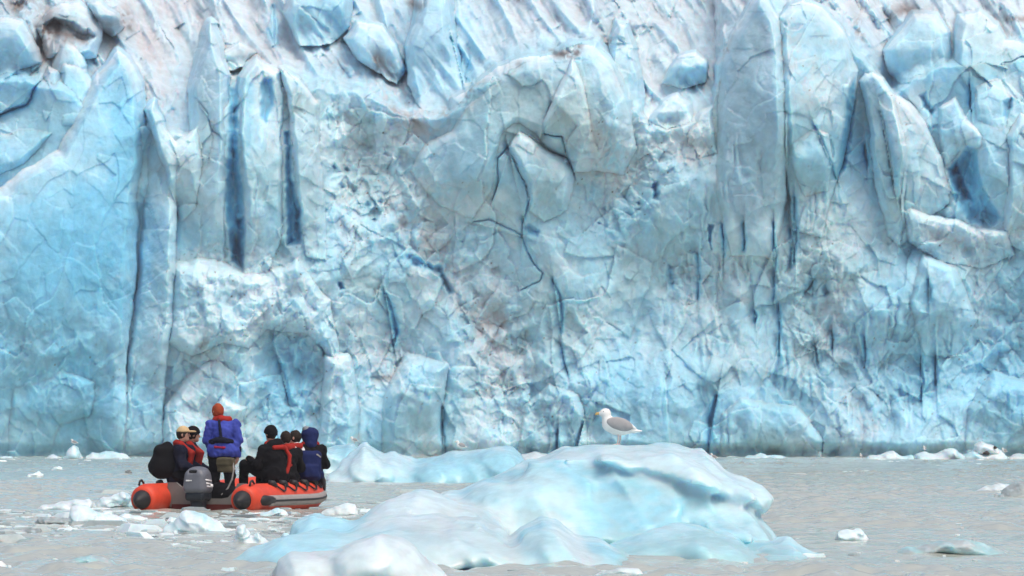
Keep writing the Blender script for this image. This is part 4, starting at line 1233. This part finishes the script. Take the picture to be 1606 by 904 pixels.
def build_person(label, pos, yaw, pose, wear, group=None):
    """pos = point under the hips (seat) or between the feet; yaw turns the figure's front (+y)"""
    root = empty("person", pos, yaw)
    tag(root, label, "person", group)
    J = pose
    H = Vector(J['head']); N = Vector(J['neck']); CH = Vector(J['chest']); PV = Vector(J['pelvis'])
    ht = J.get('turn', 0.0)                            # turn of the head about the vertical
    pts = [v for k in ('sh', 'el', 'ha', 'hip', 'kn', 'an', 'toe') for v in J[k]] + [H, N, CH, PV]
    lo = np.min(np.array([tuple(p) for p in pts]), 0) - .24; hi = np.max(np.array([tuple(p) for p in pts]), 0) + .24
    fw = Vector((-math.sin(ht), math.cos(ht), 0)); rt = Vector((math.cos(ht), math.sin(ht), 0)); up = Vector((0, 0, 1))
    # body: one continuous skin surface
    f = Field(lo, hi, .0105)
    f.cap(PV, CH, .105, .12, .05); f.cap(Vector(J['sh'][0]), Vector(J['sh'][1]), .055, .055, .06)
    f.cap(CH, N, .07, .052, .05); f.cap(N, H - up * .04, .052, .05, .03)
    f.ell(H + up * .012, (.074, .094, .108), .03, rot=(Vector((0, 0, 0)).to_track_quat('Z', 'Y').to_matrix().to_3x3() if False else __import__('mathutils').Matrix.Rotation(ht, 3, 'Z')) if False else np.array([[math.cos(ht), math.sin(ht), 0], [-math.sin(ht), math.cos(ht), 0], [0, 0, 1]]))
    f.cap(H - up * .06 + fw * .035, H - up * .075 + fw * .06, .042, .034, .03)                      # jaw and chin
    f.cap(H + fw * .088 + up * .012, H + fw * .108 - up * .022, .010, .015, .012)                   # nose
    f.cap(H + fw * .080 - up * .052 - rt * .018, H + fw * .080 - up * .052 + rt * .018, .011, .011, .008)  # lips
    for s in (-1, 1):
        f.ell(H + rt * s * .076 - fw * .005, (.014, .022, .03), .008)
        f.ell(H + fw * .088 + rt * s * .03 + up * .02, (.014, .010, .010), -.006)                    # eye sockets
    for i, s in enumerate((-1, 1)):
        S, E, W = (Vector(J[k][i]) for k in ('sh', 'el', 'ha'))
        f.cap(S, E, .050, .042, .03); f.cap(E, W, .042, .028, .02)
        d = (W - E).normalized()
        hand(f, W, J.get('hd', [d, d])[i], J.get('hc', [(-s * .5, .2, -1)] * 2)[i], s)
        hp, kn, an, toe = (Vector(J[k][i]) for k in ('hip', 'kn', 'an', 'toe'))
        f.cap(hp, kn, .085, .058, .05); f.cap(kn, an, .056, .040, .03); f.cap(an, toe, .042, .034, .03)
    body = f.obj("body", M['skin'], root)
    for s in (-1, 1):
        g = Field(H + fw * .085 + rt * s * .03 + up * .02 - Vector((.02,) * 3), H + fw * .085 + rt * s * .03 + up * .02 + Vector((.02,) * 3), .004)
        g.ell(H + fw * .083 + rt * s * .03 + up * .02, (.011,) * 3, .001)
        g.obj("eye", M['eye'], body)
    # clothes follow the body and end at neck, cuffs and hems
    R = .015
    f = Field(lo, hi, R)
    bulk = wear.get('bulk', 0.0)
    f.cap(PV, CH, .155 + bulk, .165 + bulk, .08); f.cap(PV + up * .02, PV - up * .05, .15 + bulk, .155 + bulk, .05)
    f.cap(Vector(J['sh'][0]), Vector(J['sh'][1]), .085, .085, .08); f.cap(CH, N, .13, .075, .06)
    for i in (0, 1):
        S, E, W = (Vector(J[k][i]) for k in ('sh', 'el', 'ha'))
        f.cap(S, E, .082, .070, .05); f.cap(E, W - (W - E).normalized() * .01, .070, .048, .03)
    if J.get('standing'): f.cap((-.08, .0, .88), (.08, .0, .88), .165, .165, .06).cut((0, 0, .77), (0, 0, -1))
    f.rough(.018, 7, 3).rough(.011, 17, 8)
    f.obj("jacket", M[wear['jacket']], root)
    f = Field(lo, hi, R)
    for i in (0, 1):
        hp, kn, an = (Vector(J[k][i]) for k in ('hip', 'kn', 'an'))
        f.cap(PV, hp, .13, .125, .05); f.cap(hp, kn, .118, .088, .05); f.cap(kn, an, .085, .064, .03)
    f.rough(.014, 9, 13)
    f.obj("trousers", M[wear['trousers']], root)
    for i in (0, 1):
        f = Field(lo, hi, R)
        an, toe = Vector(J['an'][i]), Vector(J['toe'][i])
        f.cap(an + up * .10, an, .062, .062, .02); f.cap(an, toe, .058, .05, .03)
        f.obj("boot", M['black'], root)
    # head wear
    hl, hh = H - Vector((.26,) * 3), H + Vector((.26,) * 3)
    RM = np.array([[math.cos(ht), math.sin(ht), 0], [-math.sin(ht), math.cos(ht), 0], [0, 0, 1]])
    if wear.get('hair', True):
        f = Field(hl, hh, .010); f.ell(H + up * .018 - fw * .012, (.086, .100, .112), .02, rot=RM)
        f.cut(H + fw * .035 - up * .03, fw + up * -.55); f.cut(H - up * .07, -up)
        f.rough(.006, 30, 5); f.obj("hair", M[wear.get('haircol', 'hair')], body)
    hat = wear.get('hat')
    if hat == 'beanie':
        f = Field(hl, hh, .010); f.ell(H + up * .025 - fw * .004, (.106, .122, .128), .02, rot=RM); f.cut(H + up * .01 + fw * .02, -up + fw * .25)
        f.rough(.004, 20, 6)
        f.obj("beanie", M[wear['hatcol']], root)
    elif hat == 'band':
        f = Field(hl, hh, .010); f.ell(H + up * .015 - fw * .010, (.094, .106, .124), .02, rot=RM); f.cut(H - up * .07, -up); f.cut(H + fw * .045 - up * .02, fw - up * .35); f.rough(.007, 18, 6)
        f.obj("knit_hat", M[wear['hatcol']], root)
    elif hat == 'cap':
        f = Field(hl, hh, .010); f.ell(H + up * .03 - fw * .004, (.095, .110, .112), .02, rot=RM); f.cut(H + up * .04, -up)
        c = f.obj("cap", M[wear['hatcol']], root)
        f = Field(hl, hh, .009); f.ell(H + up * .050 + fw * .125, (.078, .085, .018), .01, rot=RM); f.cut(H + fw * .08, -fw)
        f.obj("brim", M[wear['hatcol']], c)
    elif hat == 'hood':
        f = Field(hl, hh, .012); f.ell(H + up * .015 - fw * .012, (.148, .140, .126), .03, rot=RM); f.cap(H - up * .10 - fw * .05, N - fw * .04, .11, .10, .06)
        f.ell(H + fw * .11 - up * .01, (.075, .09, .10), -.02, rot=RM)
        f.rough(.008, 10, 6)
        h = f.obj("hood", M[wear['hatcol']], root)
        if wear.get('patch'):
            f = Field(hl, hh, .011); f.ell(H + up * .10 - fw * .01 - rt * .06, (.065, .08, .055), .02); f.obj("hood_panel", M[wear['patch']], h)
    # life jacket: collar round the neck, bands down the front, straps on the back
    if wear.get('pfd', True):
        f = Field(lo, hi, .012)
        sh0, sh1 = Vector(J['sh'][0]), Vector(J['sh'][1])
        b = CH + Vector((0, -.13, .10)); nk = N + Vector((0, -.07, .02))
        L, Rr = (sh0 * .55 + N * .45) + up * .05, (sh1 * .55 + N * .45) + up * .05
        fr = [CH + Vector((s * .085, .165 + bulk, .04)) for s in (-1, 1)]; lowf = [PV + Vector((s * .075, .165 + bulk, .13)) for s in (-1, 1)]
        f.chain([L, nk, Rr], [.05, .055, .05], .03)
        f.chain([L, fr[0], lowf[0]], [.05, .045, .04], .03); f.chain([Rr, fr[1], lowf[1]], [.05, .045, .04], .03)
        f.rough(.004, 14, 4)
        v = f.obj("life_jacket", M['pfd'], root)
        for nm, chain_, r, col in wear.get('straps', []):
            f = Field(lo, hi, .011); f.chain([Vector(p) for p in chain_], r, .015); f.obj(nm, M[col], v)
    for nm, chain_, r, col in wear.get('extra', []):
        f = Field(lo, hi, .011); f.chain([Vector(p) for p in chain_], r, .02); f.obj(nm, M[col], root)
    return root


def sit_pose(lean=.05, turn=0.0, drop=.38, hands=None, knee=.40, spread=.13, height=.72, kz=.10):
    h = height
    ha = hands or [(-.12, .34, .17), (.12, .34, .17)]
    return dict(pelvis=(0, 0, .12), chest=(0, lean * .7, .40), neck=(0, lean, h - .155), head=(0, lean + .035, h), turn=turn,
                sh=[(-.185, lean, .49), (.185, lean, .49)], el=[(-.27, lean + .05, .25), (.27, lean + .05, .25)], ha=ha,
                hip=[(-.09, .02, .10), (.09, .02, .10)], kn=[(-spread, knee, kz), (spread, knee, kz)],
                an=[(-spread, knee + .06, -drop + .07), (spread, knee + .06, -drop + .07)], toe=[(-spread - .01, knee + .19, -drop + .05), (spread + .01, knee + .19, -drop + .05)],
                hd=[(.35, .9, -.2), (-.35, .9, -.2)], hc=[(.1, .2, -1), (-.1, .2, -1)])


def build_people():
    seat = .445
    YB = -HEAD                                           # heading of the boat as a z rotation
    # front of the figure is +y of its own frame; yaw -90 deg looks to starboard
    build_person("person in tan cap and dark jacket seated at the left of the boat",
                 boat_pt(-.72, .52, seat), YB + math.radians(-72), sit_pose(.05, math.radians(-4), .40, height=.735),
                 dict(jacket='navy', trousers='blackc', hat='cap', hatcol='tan', haircol='hair', bulk=.02), None)
    build_person("seated person in black beanie half hidden between tan cap and the standing blue jacket",
                 boat_pt(-.80, 1.12, seat), YB + math.radians(-80), sit_pose(.05, math.radians(20), .40, height=.725),
                 dict(jacket='navy', trousers='blackc', hat='beanie', hatcol='blackc'), None)
    st = dict(standing=True, pelvis=(0, 0, .84), chest=(0, .05, 1.14), neck=(-.03, .11, 1.35), head=(-.11, .18, 1.48), turn=math.radians(48),
              sh=[(-.19, .08, 1.27), (.19, .08, 1.27)], el=[(-.255, .07, 1.02), (.25, .05, 1.02)], ha=[(-.20, .20, .84), (.235, .08, .78)],
              hip=[(-.09, 0, .82), (.09, 0, .82)], kn=[(-.13, .05, .46), (.12, .06, .46)], an=[(-.15, -.02, .08), (.14, -.02, .08)], toe=[(-.18, .12, .045), (.17, .12, .045)],
              hd=[(.1, .5, -.8), (-.1, .15, -1)], hc=[(1, .2, -.3), (-1, .3, -.2)])
    build_person("standing person in royal blue jacket and orange hat seen from behind",
                 boat_pt(-.01, .62, .06), YB + math.radians(10), st,
                 dict(jacket='blue', trousers='blackc', hat='band', hatcol='orange', hair=False, bulk=-.005,
                      straps=[("harness_strap", [(-.03, -.075, 1.34), (0, -.135, 1.20), (.02, -.155, 1.08)], [.022, .022, .026], 'navy'),
                              ("harness_strap", [(.02, -.155, 1.08), (-.12, -.125, .99), (-.165, -.05, .955)], [.03, .028, .028], 'navy'),
                              ("waist_belt", [(-.17, -.05, 1.01), (-.05, -.155, 1.035), (.06, -.16, 1.035), (.17, -.05, 1.01)], [.038, .045, .045, .038], 'navy')],
                      extra=[("hem_piping", [(-.17, -.05, .93), (-.07, -.165, .925), (.06, -.17, .915), (.17, -.05, .91)], .018, 'crim'),
                             ("cuff", [(.243, .06, .90), (.236, .08, .82)], [.064, .060], 'navy'), ("cuff", [(-.215, .16, .88), (-.203, .19, .85)], [.056, .054], 'navy')]), None)
    build_person("person in black beanie and black coat with red back harness on the right tube",
                 boat_pt(.70, 1.12, seat), YB + math.radians(66), sit_pose(.07, math.radians(-10), .40, hands=[(-.19, .40, .36), (.12, .36, .34)], knee=.50, spread=.19, kz=.25, height=.74),
                 dict(jacket='blackc', trousers='blackc', hat='beanie', hatcol='blackc', bulk=.045, extra=[('hood_roll', [(-.09, .0, .56), (0, -.05, .59), (.09, .0, .56)], .085, 'blackc')],
                      straps=[("harness_strap", [(.10, -.12, .52), (.14, -.185, .40), (.11, -.205, .26), (.06, -.205, .14)], .030, 'pfd'),
                              ("harness_strap", [(.11, -.205, .24), (.20, -.15, .25)], .026, 'pfd'),
                              ("harness_strap", [(-.12, -.10, .53), (.02, -.15, .54), (.12, -.11, .52)], .036, 'pfd')]), None)
    build_person("bareheaded dark-haired person mostly hidden behind the black-coated passenger's shoulder",
                 boat_pt(.66, 1.74, seat - .05), YB + math.radians(40), sit_pose(.05, math.radians(0), .36, height=.72),
                 dict(jacket='blackc', trousers='blackc'), None)
    build_person("person with a white sleeve and red collar squeezed in left of the blue hood",
                 boat_pt(.655, 2.24, seat - .02), YB + math.radians(62), sit_pose(.05, math.radians(30), .36, height=.70),
                 dict(jacket='white', trousers='blackc'), None)
    build_person("rightmost seated person in dark blue hood with red collar, back to the camera",
                 boat_pt(.80, 2.44, seat), YB + math.radians(35), sit_pose(.05, math.radians(0), .38, height=.72),
                 dict(jacket='blackc', trousers='darkblue', hat='hood', hatcol='darkblue', hair=False, bulk=.02, patch='greyc'), None)
    # bags
    def bag(name, label, pos, yaw, fn, mat, extras=()):
        r = empty(name, pos, yaw); tag(r, label, name.replace('_', ' '))
        f = Field((-.34, -.32, -.1), (.34, .32, .8), .013); fn(f); f.rough(.010, 7, 3); f.obj("sack", M[mat], r)
        for nm, chain_, rad, col in extras:
            f = Field((-.4, -.4, -.5), (.4, .4, .9), .010); f.chain([Vector(p) for p in chain_], rad, .015); f.obj(nm, M[col], r)
    bag("backpack", "bulging black backpack on the back of the person in the tan cap", boat_pt(-.85, .40, .50), YB + math.radians(-72),
        lambda f: f.box((0, -.05, .27), (.17, .17, .26), .12, .04).ell((0, -.08, .18), (.19, .22, .19), .08).cap((-.02, 0, .50), (.02, 0, .50), .07, .07, .06), 'blackc',
        [("buckle", [(.10, -.24, .14), (.115, -.235, .14)], .016, 'decal')])
    bag("backpack", "dark blue backpack worn by the rightmost hooded passenger", boat_pt(.85, 2.21, .45), YB + math.radians(35),
        lambda f: f.box((0, -.06, .23), (.185, .10, .245), .08, .03).box((0, -.15, .14), (.13, .05, .11), .04, .03), 'darkblue',
        [("reflector", [(.10, -.155, .41), (.16, -.135, .37)], .014, 'strap')])
    bag("dry_bag", "black dry bag lying in the stern behind the standing person's legs", boat_pt(.12, .32, .08), YB + 1.3,
        lambda f: f.cap((0, -.20, .16), (0, .20, .17), .14, .15, .05).ell((0, .05, .27), (.10, .16, .08), .06), 'blackc')
    bag("satchel", "olive canvas satchel hanging behind the standing person with a pale strap", boat_pt(.22, .24, .60), YB,
        lambda f: f.box((0, 0, .10), (.135, .07, .115), .03, .02).box((0, -.02, .155), (.14, .065, .06), .02, .01), 'olive',
        [("strap", [(.12, -.03, .18), (.145, -.04, .04), (.12, -.05, -.12), (.05, -.06, -.27), (-.04, -.08, -.36)], .014, 'strap')])


build_people()


# ------------------------------------------------------------------ GULLS
def make_gull(label, pos, yaw, k=1.0, pitch=0.0, low=0.0):
    root = empty("gull", pos, yaw); root.scale = (k, k, k)
    tag(root, label, "gull", "gulls standing on floating ice")
    # faces -x; feet at the origin
    f = Field((-.30, -.16, .02), (.40, .16, .46), .0065)
    f.ell((.015, 0, .205), (.145, .085, .098), .03, rot=np.array([[math.cos(.22), 0, -math.sin(.22)], [0, 1, 0], [math.sin(.22), 0, math.cos(.22)]]))
    f.cap((-.09, 0, .235), (-.112, 0, .325), .066, .050, .05)
    f.ell((-.118, 0, .362), (.058, .046, .048), .03); f.cap((-.155, 0, .355), (-.18, 0, .35), .028, .02, .02)
    f.cap((.11, 0, .185), (.20, 0, .165), .055, .03, .05); f.ell((.225, 0, .155), (.075, .042, .015), .03)
    body = f.obj("body", M['feather'], root)
    for s in (-1, 1):
        f = Field((-.2, -.2, .05), (.42, .2, .4), .0065)
        f.ell((.035, s * .066, .232), (.150, .032, .074), .01, rot=np.array([[math.cos(.25), 0, -math.sin(.25)], [0, 1, 0], [math.sin(.25), 0, math.cos(.25)]]))
        f.cap((.11, s * .058, .212), (.185, s * .035, .188), .035, .012, .03)
        f.obj("wing", M['wing'], root)
        f = Field((.1, -.1, .12), (.4, .1, .3), .006); f.cap((.165, s * .04, .208), (.215, s * .024, .182), .028, .014, .01); f.obj("wing_tip", M['feather'], root)
        f = Field((-.2, -.1, .3), (-.05, .1, .42), .004); f.ell((-.143, s * .036, .372), (.008, .007, .008), .001); f.obj("eye", M['eye'], body)
        lx = .012 + .028 * (s > 0)
        f = Field((-.12, -.1, -.03), (.12, .1, .2), .004)
        f.chain([(lx + .012, s * .03, .145), (lx + .014, s * .03, .07), (lx, s * .03, .006)], [.013, .0075, .0075], .008)
        for t in (-.4, 0, .4): f.cap((lx, s * .03, .004), (lx - .05, s * .03 + .03 * t * 1.2, .001), .006, .004, .012)
        f.obj("leg", M['leg'], root)
    f = Field((-.28, -.05, .28), (-.12, .05, .42), .004)
    f.chain([(-.17, 0, .353), (-.215, 0, .350), (-.232, 0, .338)], [.018, .014, .007], .008); f.obj("bill", M['bill'], root)
    return root


def copy_tree(o, parent=None):
    c = o.copy(); COL.objects.link(c)
    if parent: c.parent = parent
    for ch in list(o.children): copy_tree(ch, c)
    return c


def ice_top(u, Y):
    """the crest of the ice near there: a place to stand on"""
    dg = bpy.context.evaluated_depsgraph_get()
    best = None
    for dy in np.linspace(-2.0, 2.0, 41):
        p = at(u, 700, Y + dy)
        hit, loc, *_ = SC.ray_cast(dg, Vector((p.x, p.y, 6)), Vector((0, 0, -1)))
        if hit and (best is None or (loc.z - CAM_H) / loc.y > (best.z - CAM_H) / best.y): best = loc.copy()
    return best


def build_gulls():
    bpy.context.view_layer.update()
    g = None
    spots = [(966, 704, 43.4, 4, 1.0, "large gull with grey wings and yellow bill standing on the iceberg facing left"),
             (722, 704, 96.4, 25, .66, "gull perched midway on the long blue floe behind the iceberg"),
             (555, 697, 118.0, 20, .55, "tiny gull on the pale ice knob between boat and long floe"),
             (116, 700, 184.0, 5, .75, "tiny gull on the domed ice block left of the boat"),
             (1119, 712, 172.0, 0, .75, "tiny gull low behind the right shoulder of the iceberg"),
             (1350, 716, 182.0, 70, .65, "tiny gull at the left end of the right-hand ice row"),
             (1450, 709, 180.0, 60, .65, "tiny gull between the two heaps of the right-hand ice row"),
             (1575, 714, 181.0, 30, .7, "tiny gull at the foot of the tilted white block")]
    for i, (u, v, Y, rz, k, lab) in enumerate(spots):
        p = ice_top(u, Y); z = p.z
        if i == 0:
            g = make_gull(lab, (p.x, p.y, z - .004), math.radians(rz), k)
        else:
            c = copy_tree(g); c.location = (p.x, p.y, z - .004); c.rotation_euler = (0, 0, math.radians(rz)); c.scale = (k, k, k); c["label"] = lab


build_gulls()


def build_stones():
    bpy.context.view_layer.update()
    for i, (u, v, w, lab) in enumerate([(1546, 711, 5, "dark stone on the lower slope of the tilted white ice block"), (1562, 702, 3.4, "smaller dark stone on the upper right corner of the tilted white ice block")]):
        Y = 180.2
        p = at(u, v, Y); r = w / ppm(Y)
        f = Field((-.4, -.4, -.4), (.4, .4, .4), .03); f.ell((0, 0, 0), (r, r * .9, r * .6), .02); f.rough(.05, 5, 3 + i)
        o = f.obj("stone", M['stone']); o.location = p; tag(o, lab, "stone")


build_stones()


# ------------------------------------------------------------------ HAZE: damp air between the camera and the glacier
def build_haze():
    x, y0, y1, z0, z1 = 460, -40, 330, -2.0, 60
    V = [(-x, y0, z0), (x, y0, z0), (x, y1, z0), (-x, y1, z0), (-x, y0, z1), (x, y0, z1), (x, y1, z1), (-x, y1, z1)]
    F = [(0, 3, 2, 1), (4, 5, 6, 7), (0, 1, 5, 4), (1, 2, 6, 5), (2, 3, 7, 6), (3, 0, 4, 7)]
    m = bpy.data.materials.new("damp_air")
    m.use_nodes = True
    nt = m.node_tree; nt.nodes.clear()
    out = nt.nodes.new("ShaderNodeOutputMaterial"); pv = nt.nodes.new("ShaderNodeVolumePrincipled")
    pv.inputs["Color"].default_value = (.93, .96, 1.0, 1); pv.inputs["Density"].default_value = HAZE_D
    nt.links.new(pv.outputs[0], out.inputs["Volume"])
    o = mesh_obj("haze", V, F, m, None, False)
    tag(o, "thin pale damp haze in the air before the glacier", "haze", kind="stuff")


HAZE_D = .00035
build_haze()
